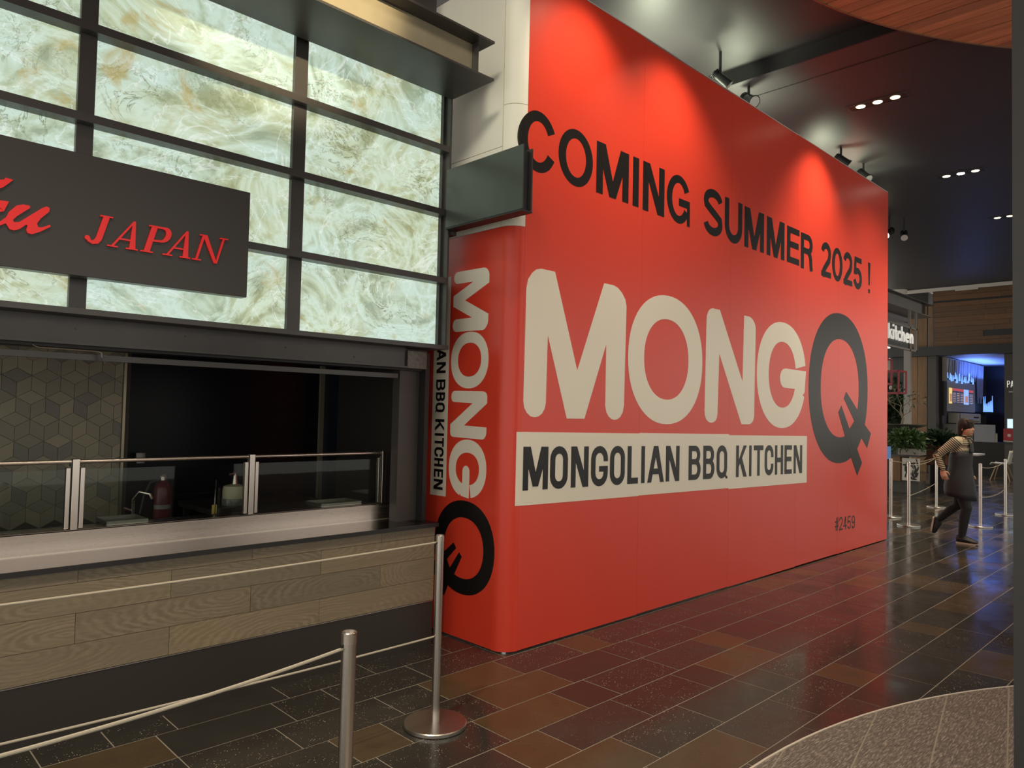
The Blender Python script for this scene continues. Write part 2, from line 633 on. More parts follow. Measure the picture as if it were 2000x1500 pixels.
def glyph(c, Wd, H, s, t=None, boxy=False):
    """bold sans capital; s = stem width, t = horizontal stroke width; groups of polygons (one group per stroke)"""
    t = t or s * 0.9
    m = Wd / 2
    if c == 'I':
        return [[R4(0, 0, Wd, H)]]
    if c == 'L':
        return [[R4(0, 0, s, H)], [R4(s, 0, Wd, t)]]
    if c == 'T':
        return [[R4(m - s / 2, 0, m + s / 2, H - t)], [R4(0, H - t, Wd, H)]]
    if c == 'H':
        return [[R4(0, 0, s, H)], [R4(Wd - s, 0, Wd, H)], [R4(s, H / 2 - t / 2, Wd - s, H / 2 + t / 2)]]
    if c == 'E':
        return [[R4(0, 0, s, H)], [R4(s, 0, Wd, t)], [R4(s, H - t, Wd, H)], [R4(s, H * .52 - t / 2, Wd * .93, H * .52 + t / 2)]]
    if c == 'N':
        return [[R4(0, 0, s, H)], [R4(Wd - s, 0, Wd, H)], [[(0, H), (s * 1.2, H), (Wd, 0), (Wd - s * 1.2, 0)]]]
    if c == 'M':
        b = 0 if not boxy else H * .08
        return [[R4(0, 0, s, H)], [R4(Wd - s, 0, Wd, H)], [[(0, H), (s * 1.35, H), (m + s * .55, b), (m - s * .5, b)]], [[(Wd, H), (Wd - s * 1.35, H), (m - s * .55, b), (m + s * .5, b)]]]
    if c == 'A':
        return [[[(0, 0), (s * 1.05, 0), (m + s * .5, H), (m - s * .6, H)]], [[(Wd, 0), (Wd - s * 1.05, 0), (m - s * .5, H), (m + s * .6, H)]], [R4(Wd * .22, H * .22, Wd * .78, H * .22 + t)]]
    if c == 'K':
        return [[R4(0, 0, s, H)], [[(s * .9, H * .30), (s * .9, H * .52), (Wd - s * 1.25, H), (Wd - .02 * Wd, H)]], [[(s * 1.2, H * .52), (s * 2.0, H * .66), (Wd, 0), (Wd - s * 1.25, 0)]]]
    if c == 'U':
        return [rib([(s / 2, H)] + arc(m, m, m - s / 2, m - s / 2, 180, 360, 16) + [(Wd - s / 2, H)], s)]
    if c in 'O0':
        if boxy:
            return [rib(rr(s / 2, t / 2, Wd - s / 2, H - t / 2, (Wd - s) / 2 * .98), s, True)]
        return [ring(0, 0, Wd, H, s, t)]
    if c == 'Q':
        return glyph('O', Wd, H, s, t, boxy) + [[[(Wd * .62, H * .16), (Wd * .9, -H * .02), (Wd * 1.06, -H * .02), (Wd * 1.02, H * .06), (Wd * .95, H * .06), (Wd * .8, H * .22)]]]
    if c == 'C':
        if boxy:
            p = [q for q in rr(s / 2, t / 2, Wd - s / 2, H - t / 2, (Wd - s) / 2 * .98)]
            p = [(Wd - s / 2, H * .60)] + p[0:] + [(Wd - s / 2, H * .38)]
            return [rib(p, s)]
        return [ring(0, 0, Wd, H, s, t, 28, 332)]
    if c == 'G':
        if boxy:
            p = rr(s / 2, t / 2, Wd - s / 2, H - t / 2, (Wd - s) / 2 * .98)
            p = [(Wd - s / 2, H * .62)] + p + [(Wd - s / 2, H * .5)]
            return [rib(p, s), [R4(m * .95, H * .5 - t * .9, Wd, H * .5)]]
        return [ring(0, 0, Wd, H, s, t, 28, 330), [R4(m * 1.02, H * .37, Wd * .98, H * .37 + t)], [R4(Wd * .985 - s * .55, 0, Wd * .985, H * .38)]]
    if c in 'BR':
        def bowl(y0, y1, xr):
            rx = min(xr * .45, (y1 - y0) / 2)
            xk = xr - rx
            cy, ry = (y0 + y1) / 2, (y1 - y0) / 2
            o_ = [(s * .9, y1)] + arc(xk, cy, rx, ry, 90, -90, 14) + [(s * .9, y0)]
            i_ = [(s * .9, y1 - t)] + arc(xk, cy, rx - s, ry - t, 90, -90, 14) + [(s * .9, y0 + t)]
            return [[o_[k], o_[k + 1], i_[k + 1], i_[k]] for k in range(len(o_) - 1)]
        if c == 'B':
            y = H * .53
            return [[R4(0, 0, s, H)], bowl(y - t / 2, H, Wd * .96), bowl(0, y + t / 2, Wd)]
        y = H * .44
        return [[R4(0, 0, s, H)], bowl(y, H, Wd * .97), rib([(Wd * .50, y + t / 2)] + arc(Wd * .52, y - Wd * .24, Wd * .30, Wd * .24 + t / 2, 90, 0, 8) + [(Wd * .84, H * .14), (Wd - s * .5, 0)], [t * .9] * 3 + [s * .95] * 9)]
    if c == 'S':
        k = H * .27
        p = arc(m, H - k, m - s / 2, k - t / 2, 10, 180, 12) + [(s * .62, H * .64), (m * .8, H * .54), (m * 1.25, H * .46), (Wd - s * .62, H * .37)] + arc(m, k, m - s / 2, k - t / 2, 0, -172, 12)
        return [rib(p, s * .96)]
    if c == '2':
        k = H * .30
        p = arc(m, H - k, m - s / 2, k - t / 2, 172, -10, 12) + [(Wd * .78, H * .5), (Wd * .5, H * .33), (Wd * .26, H * .17), (s * .55, 0)]
        return [rib(p, s * .95), [R4(s * .1, 0, Wd, t)]]
    if c == '5':
        k = H * .33
        return [rib(arc(m, k, m - s / 2, k - t / 2, 128, -168, 16), s * .95), [R4(Wd * .14, H - t, Wd * .94, H)], [[(Wd * .14, H), (Wd * .14 + s * .8, H), (Wd * .05 + s * .9, H * .44), (Wd * .05, H * .44)]]]
    if c == '4':
        return [[R4(Wd * .6, 0, Wd * .6 + s, H)], [R4(0, H * .23, Wd, H * .23 + t)], [[(0, H * .23), (s, H * .28), (Wd * .6 + s, H), (Wd * .55, H)]]]
    if c == '9':
        return [ring(0, H * .38, Wd, H, s, t), rib([(Wd - s / 2, H * .7)] + arc(m, H * .33, m - s / 2, H * .33 - t / 2, 0, -160, 12), s)]
    if c == '#':
        return [[[(Wd * .2, 0), (Wd * .2 + s, 0), (Wd * .4 + s, H), (Wd * .4, H)]], [[(Wd * .58, 0), (Wd * .58 + s, 0), (Wd * .78 + s, H), (Wd * .78, H)]], [R4(0, H * .28, Wd, H * .28 + t)], [R4(0, H * .62, Wd, H * .62 + t)]]
    if c == '!':
        return [[[(Wd * .24, H * .26), (Wd * .76, H * .26), (Wd, H), (0, H)]], [R4(Wd * .1, 0, Wd * .9, H * .13)]]
    if c == 'P':
        return glyph('R', Wd, H, s, t)[:2]
    raise ValueError(c)


def letter(groups, fn, material, parent, d0=0.0012, name='letter'):
    """groups of 2D polygons -> thin raised letter; fn(u, v, d) gives the point d metres proud of the surface"""
    mb = MB()
    for gi, g in enumerate(groups):
        d = d0 + gi * 0.0003
        cnt = {}
        key = lambda p: (round(p[0], 5), round(p[1], 5))
        for poly in g:
            for i in range(len(poly)):
                e = frozenset((key(poly[i]), key(poly[(i + 1) % len(poly)])))
                cnt[e] = cnt.get(e, 0) + 1
        for poly in g:
            mb.face([fn(u, v, d) for u, v in poly])
            for i in range(len(poly)):
                a, b = poly[i], poly[(i + 1) % len(poly)]
                if cnt[frozenset((key(a), key(b)))] == 1 and key(a) != key(b):
                    mb.face([fn(*a, d), fn(*b, d), fn(*b, 0), fn(*a, 0)])
    return obj(name, mb, material, parent, fixn=True)


# ================================================================== STRUCTURE
YW = 3.4395          # red hoarding front
XS = 3.348           # red hoarding side
HW = 4.655           # hoarding height

# ---- floor: grout bed with slate tiles
floor = struct('floor', bx(-3.0, 31, -7.5, 9.5, -0.08, -0.0012), GROUT)
CX, CY, CR = 3.133, -2.832, 4.453     # granite circle
known = {  # row -> joints seen in the photograph ; rows count from y = 3.423 towards the camera
    -2: [0.82, 1.112, 1.398, 1.988, 2.55, 3.14], -1: [0.70, 1.292, 1.877, 2.177, 2.76, 3.35],
    0: [1.293, 1.752, 2.336, 2.633, 3.228, 3.81, 4.104, 4.715, 5.298, 5.88, 6.47],
    1: [1.29, 1.88, 2.174, 2.765, 3.346, 3.93, 4.242, 4.853, 5.45, 6.04], 2: [1.37, 1.954, 2.537, 3.127, 3.42, 4.013, 4.614, 4.924, 5.51],
    3: [1.82, 2.414, 2.718, 3.307, 3.903, 4.185, 4.80, 5.38, 5.97], 4: [1.75, 2.34, 2.934, 3.52, 4.127, 4.42, 5.012, 5.6, 5.89, 6.48, 7.07],
    5: [2.22, 2.81, 3.406, 3.995, 4.597, 4.907, 5.50, 6.085, 6.38], 6: [3.19, 3.78, 4.373, 4.968, 5.56, 5.86], 7: [4.24, 4.83, 5.42, 6.0]}
tan_at = {(0, 2.633), (0, 3.81), (1, 2.765), (2, 2.537), (3, 2.414), (4, 2.34), (5, 2.81), (2, 4.614), (3, 4.185), (1, 1.88), (5, 4.597), (-1, 0.70), (7, 5.42), (5, 6.085), (4, 1.75), (0, 6.47)}
rt_ = random.Random(3)
tiles = []
for row in range(-14, 24):
    y1 = 3.423 - 0.294 * row
    y0 = y1 - 0.294
    ks = known.get(row)
    xs = list(ks) if ks else [-2.9 + rt_.random() * .5]
    if ks:
        while xs[0] > -2.9:
            xs.insert(0, xs[0] - (0.59 if rt_.random() < .72 else 0.295))
    while xs[-1] < 30.4:
        xs.append(xs[-1] + (0.59 if rt_.random() < .72 else 0.295))
    for a, b in zip(xs, xs[1:]):
        if max(math.hypot(px - CX, py - CY) for px in (a, b) for py in (y0, y1)) < CR - .02:
            continue
        if y0 > 3.5 and 3.30 < a and b < 10.45:
            continue
        if y0 > 4.0 and b < 3.4:
            continue
        kind = rt_.random()
        m = SL_TAN if (row, a) in tan_at or (not ks and kind < .2) or (ks and a > ks[-1] and kind < .2) else (SL_SPECK if kind < .62 else (SL_BLACK if kind < .84 else SL_GREY))
        # visibility test: only what the lens could see counts for the individual tiles
        c = Vector(((a + b) / 2, (y0 + y1) / 2, 0)) - camo.location
        dz = c.dot(fw)
        vis = dz > .8 and abs(c.dot(r2) / dz) < .76 and abs(c.dot(u2) / dz) < .60
        hid = y0 > 3.43 and a > 3.3 and (c.y / max(c.x, .01)) > (YW / 10.39) and b > 3.4
        tiles.append((0 if vis and not hid else 1, dz, a, b, y0, y1, m))
tiles.sort(key=lambda q: (q[0], q[1]))
slab = {}
rest = {}
for i, (h, dz, a, b, y0, y1, m) in enumerate(tiles):
    g = 0.0030
    if i < 296:
        o = obj('tile', bx(a + g, b - g, y0 + g, y1 - g, -0.012, rt_.uniform(-.0004, .0004)), m, floor, fixn=False)
    else:
        rest.setdefault(m.name, MB()).box(a + g, b - g, y0 + g, y1 - g, -0.012, 0.0)
rb = MB()
allm = list(rest)
for mn in allm:
    rb.v, rb.f = rb.v, rb.f
    n = len(rb.v)
    rb.v += rest[mn].v
    rb.f += [tuple(n + i for i in f) for f in rest[mn].f]
o = obj('tile_field', rb, MATS[allm[0]], floor, fixn=False)
k = 0
for mi, mn in enumerate(allm):
    if mi:
        o.data.materials.append(MATS[mn])
    for _ in rest[mn].f:
        o.data.polygons[k].material_index = mi
        k += 1
o['kind'] = 'stuff'

# ---- granite circle in the floor, with its own setts and a metal edge strip
NSEG = 160
ring_pts = [(CX + CR * math.cos(2 * PI * i / NSEG), CY + CR * math.sin(2 * PI * i / NSEG)) for i in range(NSEG)]
gr = struct('floor_granite_bed', MB().prism(ring_pts, 'z', -0.003, 0.0016), GROUT)


def clip_circle(poly, rad):
    """clip a convex polygon by the granite circle (as a many-sided convex polygon)"""
    out = poly
    for i in range(NSEG):
        a = 2 * PI * (i + .5) / NSEG
        nx, ny = math.cos(a), math.sin(a)
        lim = rad * math.cos(PI / NSEG)
        new = []
        for j in range(len(out)):
            p, q = out[j], out[(j + 1) % len(out)]
            dp = (p[0] - CX) * nx + (p[1] - CY) * ny - lim
            dq = (q[0] - CX) * nx + (q[1] - CY) * ny - lim
            if dp <= 0:
                new.append(p)
            if (dp < 0 < dq) or (dq < 0 < dp):
                t = dp / (dp - dq)
                new.append((p[0] + (q[0] - p[0]) * t, p[1] + (q[1] - p[1]) * t))
        out = new
        if len(out) < 3:
            return None
    return out


ga = math.radians(11.0)
ux, uy = math.cos(ga), math.sin(ga)
for r in range(-4, 12):
    for c in range(-5, 6):
        off = 0.3 if r % 2 else 0.0
        u0, u1 = c * .6 + off + .004, (c + 1) * .6 + off - .004
        v0, v1 = -(r + 1) * .294 + .004, -r * .294 - .004
        # origin of the sett grid on the joint through (4.20, 1.45)
        poly = [(4.23 + u * ux - v * uy, 1.452 + u * uy + v * ux) for u, v in ((u0, v0), (u1, v0), (u1, v1), (u0, v1))]
        poly = clip_circle(poly, CR - .012)
        if poly and any(p[0] > 1.2 for p in poly):
            obj('slab', MB().prism(poly, 'z', 0.0, 0.0035), GRANITE, gr)
ed = MB()
for i in range(NSEG):
    a0, a1 = 2 * PI * i / NSEG, 2 * PI * (i + 1) / NSEG
    q = [(CX + rr_ * math.cos(a), CY + rr_ * math.sin(a)) for rr_, a in ((CR - .007, a0), (CR + .004, a0), (CR + .004, a1), (CR - .007, a1))]
    ed.prism(q, 'z', 0.0, 0.0042)
struct('trim_1', ed, mat('edge_metal', (.62, .58, .52), .4))

# ---- ceiling: black, one step, ends beyond the far dining area; white ceiling behind it
ceiling = struct('ceiling', bx(-4, 6.72, -8, 9.5, 5.14, 5.3), CEIL)
obj('step_shade_face', bx(6.72, 6.74, -8, 9.5, 5.0, 5.3), mat('step_shade_black', (.010, .010, .011), .6), ceiling)  # riser of the ceiling step, its shade put into a near-black colour
obj('lower_panel', bx(6.74, 20.7, -8, 9.5, 5.0, 5.3), CEIL, ceiling)
obj('end_face', bx(20.66, 20.78, -8, 9.5, 5.0, 6.0), CEIL, ceiling)
obj('white_panel', bx(20.78, 31, -8, 9.5, 5.75, 5.9), mat('white_ceiling', (0.42, 0.40, 0.37), 0.7), ceiling)
obj('seam_strip', bx(7.12, 7.135, -8, 9.5, 4.996, 5.0), BLACK, ceiling)
# curved wood slat canopy hung below the ceiling
OX, OY, OR = 4.326, -2.656, 5.212
oval = thing('slat_canopy', 'red-brown wood slat canopy with curved edge hung under the black ceiling', 'canopy', (OX, OY, 4.9))
xx = OX - OR + .02
kk = 0
rs = random.Random(5)
while xx < OX + OR:
    w = 0.112
    xa, xb = xx, min(xx + w, OX + OR - .01)
    hi = [OY + math.sqrt(max(0, OR ** 2 - (q - OX) ** 2)) for q in (xa, xb)]
    lo = -3.0
    if hi[0] > lo + .2 and hi[1] > lo + .2:
        obj('slat', MB().prism([(xa, lo), (xb, lo), (xb, hi[1]), (xa, hi[0])], 'z', 4.9, 4.925), WOODC, oval)
    kk += 1
    xx += w + (0.008 if kk % 2 else 0.022)
NS = 90
sk = MB()
for i in range(NS):
    a0, a1 = PI * (i) / NS, PI * (i + 1) / NS
    sk.prism([(OX + q * math.cos(a), OY + q * math.sin(a)) for q, a in ((OR, a0), (OR + .012, a0), (OR + .012, a1), (OR, a1))], 'z', 4.893, 4.99)
obj('edge_band', sk, mat('copper_edge', (0.30, 0.17, 0.10), 0.35, 0.6), oval)
bk = [(OX + (OR - .02) * math.cos(PI * i / NS), OY + (OR - .02) * math.sin(PI * i / NS)) for i in range(NS + 1)]
obj('backing', MB().prism(bk, 'z', 4.935, 4.95), BLACK, oval)
for sx in (-2.5, 0.5, 3.0):
    obj('hanger', MB().tube([(OX + sx, OY + 1.5, 4.94), (OX + sx, OY + 1.5, 5.145 if OX + sx < 6.7 else 5.0)], .012, 8), BLACK, oval)

# ---- bulkhead wall above and behind the left shop front, shop interior
struct('wall_left', bx(-3, 3.135, 4.06, 4.2, 1.985, 5.14), DARK)
struct('wall_back', bx(-3, 1.80, 6.0, 6.12, 0, 3.0), mat('hex_grout', (0.06, 0.055, 0.045), 0.7))
wb = bpy.data.objects['wall_back']
# rhombus tiles forming cubes
s = 0.1021
hw_ = s * math.sqrt(3) / 2
HEXM = [mat('hex_tile_%s' % n, c, 0.42, noise=0.08, nscale=20) for n, c in (('a', (0.30, 0.27, 0.185)), ('b', (0.23, 0.21, 0.155)), ('c', (0.18, 0.17, 0.14)), ('d', (0.26, 0.235, 0.165)))]
# a cube centre sits at x=1.159, z=1.566 (its three edges meet there)
rh = random.Random(11)
RXMAX = 1.745
for j in range(-8, 5):
    for i in range(-4, 6):
        cx = 1.159 + (i + (.5 if j % 2 else 0)) * 2 * hw_
        cz = 1.566 + j * 1.5 * s
        if cx < .75 or cx > 1.9 or cz < .72:
            continue
        for shape in (((0, 0), (hw_, s / 2), (0, s), (-hw_, s / 2)), ((0, 0), (-hw_, s / 2), (-hw_, -s / 2), (0, -s)), ((0, 0), (0, -s), (hw_, -s / 2), (hw_, s / 2))):
            mx_ = sum(p[0] for p in shape) / 4
            mz_ = sum(p[1] for p in shape) / 4
            poly = [(cx + mx_ + (p[0] - mx_) * .972, cz + mz_ + (p[1] - mz_) * .972) for p in shape]
            # cut at the metal edge trim
            if min(p[0] for p in poly) > RXMAX - .01:
                continue
            if max(p[0] for p in poly) > RXMAX:
                new = []
                for a in range(4):
                    p, q = poly[a], poly[(a + 1) % 4]
                    if p[0] <= RXMAX:
                        new.append(p)
                    if (p[0] - RXMAX) * (q[0] - RXMAX) < 0:
                        t = (RXMAX - p[0]) / (q[0] - p[0])
                        new.append((RXMAX, p[1] + (q[1] - p[1]) * t))
                poly = new
                if len(poly) < 3:
                    continue
            obj('tile', MB().prism(poly, 'y', 5.992, 6.0), rh.choice(HEXM), wb)
struct('trim_2', bx(1.747, 1.765, 5.97, 6.0, 0, 2.4), mat('edge_trim', (0.35, 0.30, 0.22), 0.35, 0.8))
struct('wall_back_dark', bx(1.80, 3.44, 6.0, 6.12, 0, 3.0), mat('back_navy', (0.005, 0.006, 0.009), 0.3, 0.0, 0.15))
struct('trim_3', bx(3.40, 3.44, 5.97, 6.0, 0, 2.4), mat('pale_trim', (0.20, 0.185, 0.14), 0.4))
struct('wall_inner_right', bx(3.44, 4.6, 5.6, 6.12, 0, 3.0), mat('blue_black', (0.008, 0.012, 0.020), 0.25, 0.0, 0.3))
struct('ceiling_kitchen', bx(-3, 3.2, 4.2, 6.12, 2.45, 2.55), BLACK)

# ---- shop-front frame: header channel and door post
hd = struct('trim_4', bx(-3, 2.92, 4.02, 4.06, 1.88, 2.30), DARKST)
obj('bottom_flange', bx(-3, 2.92, 3.985, 4.02, 1.872, 1.884), DARKST, hd)
obj('inner_strip', bx(-3, 2.92, 4.10, 4.13, 1.805, 1.835), DARKST, hd)
obj('soffit', bx(-3, 3.13, 4.06, 4.20, 1.86, 1.985), BLACK, hd)
obj('end_cap', bx(2.925, 3.085, 4.0, 4.06, 1.872, 1.99), mat('worn_steel', (0.13, 0.12, 0.11), 0.4, 0.6, noise=0.6, nscale=40), hd)
for sx, sz in ((2.05, 1.945), (2.52, 1.92), (.95, 1.95), (1.47, 1.96)):
    obj('screw', MB().tube([(sx, 4.02, sz), (sx, 4.014, sz)], .004, 8), DARKST, hd)
jp = struct('trim_5', bx(2.935, 3.10, 4.10, 4.18, 0.80, 1.88), DARK)
obj('edge_channel', bx(3.10, 3.135, 4.03, 4.2, 0.80, 1.985), BLACK, jp)
obj('return', bx(3.0, 3.10, 4.18, 5.0, 0.3, 2.45), mat('brown_black', (0.02, 0.018, 0.016), 0.3), jp)
struct('wall_gap', bx(3.14, 3.34, 4.75, 4.85, 0, 3.0), WHITEW)

# ---- far end of the mall
fx = 25.0
wf = struct('wall_far', bx(fx + .02, fx + .2, 0, 6.97, 3.86, 5.76), BLACK)
rz = random.Random(2)
rows = [(3.86, 4.03), (4.03, 4.13), (4.30, 4.46), (4.46, 4.61), (4.61, 4.77), (4.77, 4.93), (4.93, 5.08), (5.08, 5.22), (5.275, 5.43), (5.43, 5.57)]
for (z0, z1) in rows:
    yy = 6.95
    while yy > .2:
        w = rz.uniform(1.1, 2.0)
        obj('plank', bx(fx, fx + .02, max(.1, yy - w) + .006, yy, z0 + .004, z1 - .004), WOODB, wf)
        yy -= w
yy = 6.95
while yy > 5.62:
    obj('plank', bx(fx, fx + .02, yy - .66, yy, 4.134, 4.296), WOODB, wf)
    yy -= .665
struct('trim_6', bx(fx - .25, fx + .1, 0, 10.5, 3.575, 3.855), BLACK)
fc = mat('white_fascia', (0.50, 0.47, 0.43), 0.6)
fs = struct('trim_7', bx(fx - .02, fx + .1, 0, 8.3, 5.58, 5.76), fc)
obj('step', bx(fx - .03, fx, 5.75, 6.35, 5.54, 5.58), fc, fs)
col = struct('wall_far_column', bx(fx + .02, fx + .5, 7.10, 8.2, 0, 5.58), BLACK)
for (ya, yb) in ((7.40, 7.66), (7.13, 7.39)):
    obj('plank', bx(fx, fx + .02, ya, yb, 0, 3.57), WOODV, col)
    obj('plank', bx(fx, fx + .02, ya, yb, 3.86, 5.2), WOODV, col)
obj('plank', bx(fx - .02, fx + .02, 6.98, 7.08, 3.86, 5.2), WOODV, col)
struct('wall_far_left', bx(fx + .3, fx + .45, 7.6, 11, 0, 3.57), mat('grey_plaster', (0.34, 0.32, 0.27), 0.7))
# restaurant recess in the end wall
GREYW = mat('grey_wall', (0.055, 0.050, 0.046), 0.6)
struct('wall_recess_jamb', bx(fx - .05, fx + .3, 6.86, 7.09, 0, 3.575), GREYW)
struct('wall_recess_left', bx(fx + .3, 31, 6.79, 6.95, 0, 3.62), mat('navy_dark', (0.030, 0.030, 0.036), 0.5))
struct('wall_recess_back', bx(30.6, 30.8, 2, 6.79, 0, 3.62), mat('navy_black', (0.012, 0.013, 0.022), 0.4))
struct('ceiling_recess', bx(fx + .1, 31, 2, 6.95, 3.58, 3.66), mat('pale_ceiling', (0.55, 0.56, 0.60), 0.6))
wr = struct('wall_recess_right', bx(fx + .02, fx + .3, 0, 5.10, 0, 3.575), GREYW)
bl = bpy.data.lights.new('blue_cove_light', 'AREA')
bl.energy, bl.color, bl.size, bl.size_y, bl.shape = 38, (0.12, 0.25, 1.0), 3.0, .4, 'RECTANGLE'
blo = bpy.data.objects.new('blue_cove_light', bl)
COL.objects.link(blo)
blo.location = (28.0, 6.35, 3.05)
blo.rotation_euler = (PI, 0, 0)

# ================================================================== RED HOARDING
hoard = thing('hoarding', 'tall glossy red construction hoarding with cream and black lettering', 'barricade', (3.348, YW, 0))
seams = [3.46, 4.797, 6.213, 7.63, 8.745, 10.39]
tops = [4.655, 4.647, 4.655, 4.660, 4.653]
for i, (a, b) in enumerate(zip(seams, seams[1:])):
    m = MB()
    mbv = bx(a, b - .0015, YW, YW + .10, 0.012 + .004 * (i % 2), tops[i])
    obj('vinyl_panel', mbv, RED, hoard)
obj('far_return', bx(10.375, 10.39, YW + .10, 5.2, 0, 4.65), RED, hoard)
obj('top_cap', bx(3.6, 10.39, YW + .002, YW + .10, 4.660, 4.668), mat('cap_white', (.6, .58, .54), .5), hoard)
# rounded corner and side
RADC = 0.125


def corner(z0, z1, out=0.0, ymax=YW + RADC):
    n = 12
    pts = []
    for i in range(n + 1):
        a = math.radians(270 - 90 * i / n)
        pts.append((XS + RADC + (RADC + out) * math.cos(a), YW + RADC + (RADC + out) * math.sin(a)))
    inn = [(XS + RADC + (RADC - .02) * math.cos(math.radians(270 - 90 * i / n)), YW + RADC + (RADC - .02) * math.sin(math.radians(270 - 90 * i / n))) for i in range(n + 1)]
    return MB().prism(pts + inn[::-1], 'z', z0, z1)


o = obj('rounded_corner', corner(0.01, 2.842), RED, hoard, smooth=True)
o = obj('white_corner', corner(2.845, 3.678, -.001), WHITEW, hoard, smooth=True)
o['label'] = 'white rounded corner piece above the red'
o = obj('white_corner', corner(3.682, 4.655, -.001), WHITEW, hoard, smooth=True)
obj('side_panel', bx(XS, XS + .1, YW + RADC, 4.345, 0.012, 2.842), RED, hoard)
o = obj('white_side_panel', bx(XS + .001, XS + .1, YW + RADC + .002, 4.60, 3.40, 4.655), WHITEW, hoard)
obj('white_side_panel', bx(XS + .001, XS + .1, YW + RADC + .002, 4.60, 2.845, 3.396), WHITEW, hoard)
obj('white_side_panel', bx(XS + .01, XS + .1, 4.348, 4.60, 0.012, 2.842), WHITEW, hoard)
obj('corner_bead', bx(XS - .002, XS + .004, YW + RADC - .003, YW + RADC + .003, 2.845, 4.655), mat('bead', (.6, .58, .48), .5), hoard)


def FW(u, v, d):            # point on the front of the hoarding; wraps round the rounded corner
    if u >= XS + RADC:
        return (u, YW - d, v)
    L = (XS + RADC - u)
    a = math.radians(270) - L / RADC
    return (XS + RADC + (RADC + d) * math.cos(a), YW + RADC + (RADC + d) * math.sin(a), v)


def SD(u, v, d):            # point on the side of the hoarding (u = y)
    return (XS - d, u, v)


def put(c, x0, x1, z0, z1, s, m, t=None, boxy=False, fn=FW, slope=0.0):
    g = glyph(c, x1 - x0, z1 - z0, s, t, boxy)
    return letter(g, lambda u, v, d: fn(x0 + u, z0 + v + slope * u, d), m, hoard)


# COMING SUMMER 2025 !
slog = [('C', 3.385, 3.753, 3.669, 3.244), ('O', 3.775, 4.157, 3.656, 3.239), ('M', 4.2, 4.601, 3.642, 3.25), ('I', 4.657, 4.736, 3.643, 3.248),
        ('N', 4.792, 5.097, 3.643, 3.243), ('G', 5.134, 5.495, 3.650, 3.234), ('S', 5.717, 6.048, 3.654, 3.236), ('U', 6.089, 6.418, 3.64, 3.228),
        ('M', 6.463, 6.861, 3.632, 3.237), ('M', 6.923, 7.316, 3.629, 3.235), ('E', 7.376, 7.674, 3.622, 3.236), ('R', 7.71, 8.02, 3.614, 3.222),
        ('2', 8.239, 8.516, 3.614, 3.216), ('0', 8.545, 8.852, 3.61, 3.211), ('2', 8.878, 9.157, 3.609, 3.211), ('5', 9.189, 9.469, 3.600, 3.205), ('!', 9.672, 9.754, 3.596, 3.204)]
for c, x0, x1, zt, zb in slog:
    if c == 'C':     # the C wraps on to the rounded corner: cut it finely
        Wc, Hc = x1 - x0, zt - zb
        g = []
        for q in range(8):
            a, b = q / 8, (q + 1) / 8
            o_ = arc(Wc / 2, Hc / 2, Wc / 2 - .078 * a, Hc / 2 - .070 * a, 28, 332, 80)
            i_ = arc(Wc / 2, Hc / 2, Wc / 2 - .078 * b, Hc / 2 - .070 * b, 28, 332, 80)
            g += [[o_[k], o_[k + 1], i_[k + 1], i_[k]] for k in range(80)]
        g = [g]
        letter(g, lambda u, v, d: FW(x0 + u, zb + v, d), BLACKV, hoard)
    else:
        put(c, x0, x1, zb, zt, .079, BLACKV, .066)
# '#2459'
xs_ = [8.68, 8.80, 8.925, 9.045, 9.175, 9.30]
for i, c in enumerate('#2459'):
    put(c, xs_[i], xs_[i + 1] - .022, .283 - .005 * i, .437 - .0045 * i, .020, BLACKV, .018)

# big rounded MONG, and the Q with chopsticks, outlines in metres on the wall
BIG_M = [(3.480, 2.43), (3.495, 2.493), (3.536, 2.545), (3.575, 2.572), (3.623, 2.584), (3.764, 2.584), (4.023, 1.902), (4.317, 2.580), (4.434, 2.580), (4.490, 2.566), (4.540, 2.535), (4.584, 2.487), (4.6, 2.436),
         (4.588, 1.66), (4.575, 1.61), (4.545, 1.572), (4.510, 1.553), (4.472, 1.547), (4.435, 1.553), (4.399, 1.572), (4.370, 1.605), (4.355, 1.655), (4.355, 2.121), (4.114, 1.553), (3.918, 1.553), (3.702, 2.132), (3.696, 1.66), (3.685, 1.618), (3.660, 1.585), (3.625, 1.565), (3.584, 1.558), (3.545, 1.565), (3.508, 1.590), (3.484, 1.622), (3.474, 1.668)]
BIG_N = [(5.79, 2.451), (5.797, 2.495), (5.820, 2.537), (5.853, 2.560), (5.888, 2.570), (6.02, 2.570), (6.455, 1.928), (6.476, 2.567), (6.59, 2.567), (6.640, 2.550), (6.680, 2.519), (6.703, 2.485), (6.709, 2.452), (6.693, 1.604), (6.682, 1.565), (6.655, 1.537), (6.620, 1.524), (6.585, 1.520), (6.443, 1.520), (6.018, 2.166), (5.999, 1.621), (5.990, 1.58), (5.968, 1.553), (5.930, 1.536), (5.889, 1.531), (5.845, 1.538), (5.806, 1.560), (5.784, 1.592), (5.775, 1.636)]


def superring(x0, x1, z0, z1, ix0, ix1, iz0, iz1, a0, a1, n=56):
    def se(cx, cy, rx, ry, a, e=2.15):
        c, s_ = math.cos(a), math.sin(a)
        return (cx + rx * math.copysign(abs(c) ** (2 / e), c), cy + ry * math.copysign(abs(s_) ** (2 / e), s_))
    o_, i_ = [], []
    for k in range(n + 1):
        a = math.radians(a0 + (a1 - a0) * k / n)
        o_.append(se((x0 + x1) / 2, (z0 + z1) / 2, (x1 - x0) / 2, (z1 - z0) / 2, a))
        i_.append(se((ix0 + ix1) / 2, (iz0 + iz1) / 2, (ix1 - ix0) / 2, (iz1 - iz0) / 2, a))
    return [[o_[k], o_[k + 1], i_[k + 1], i_[k]] for k in range(n)]


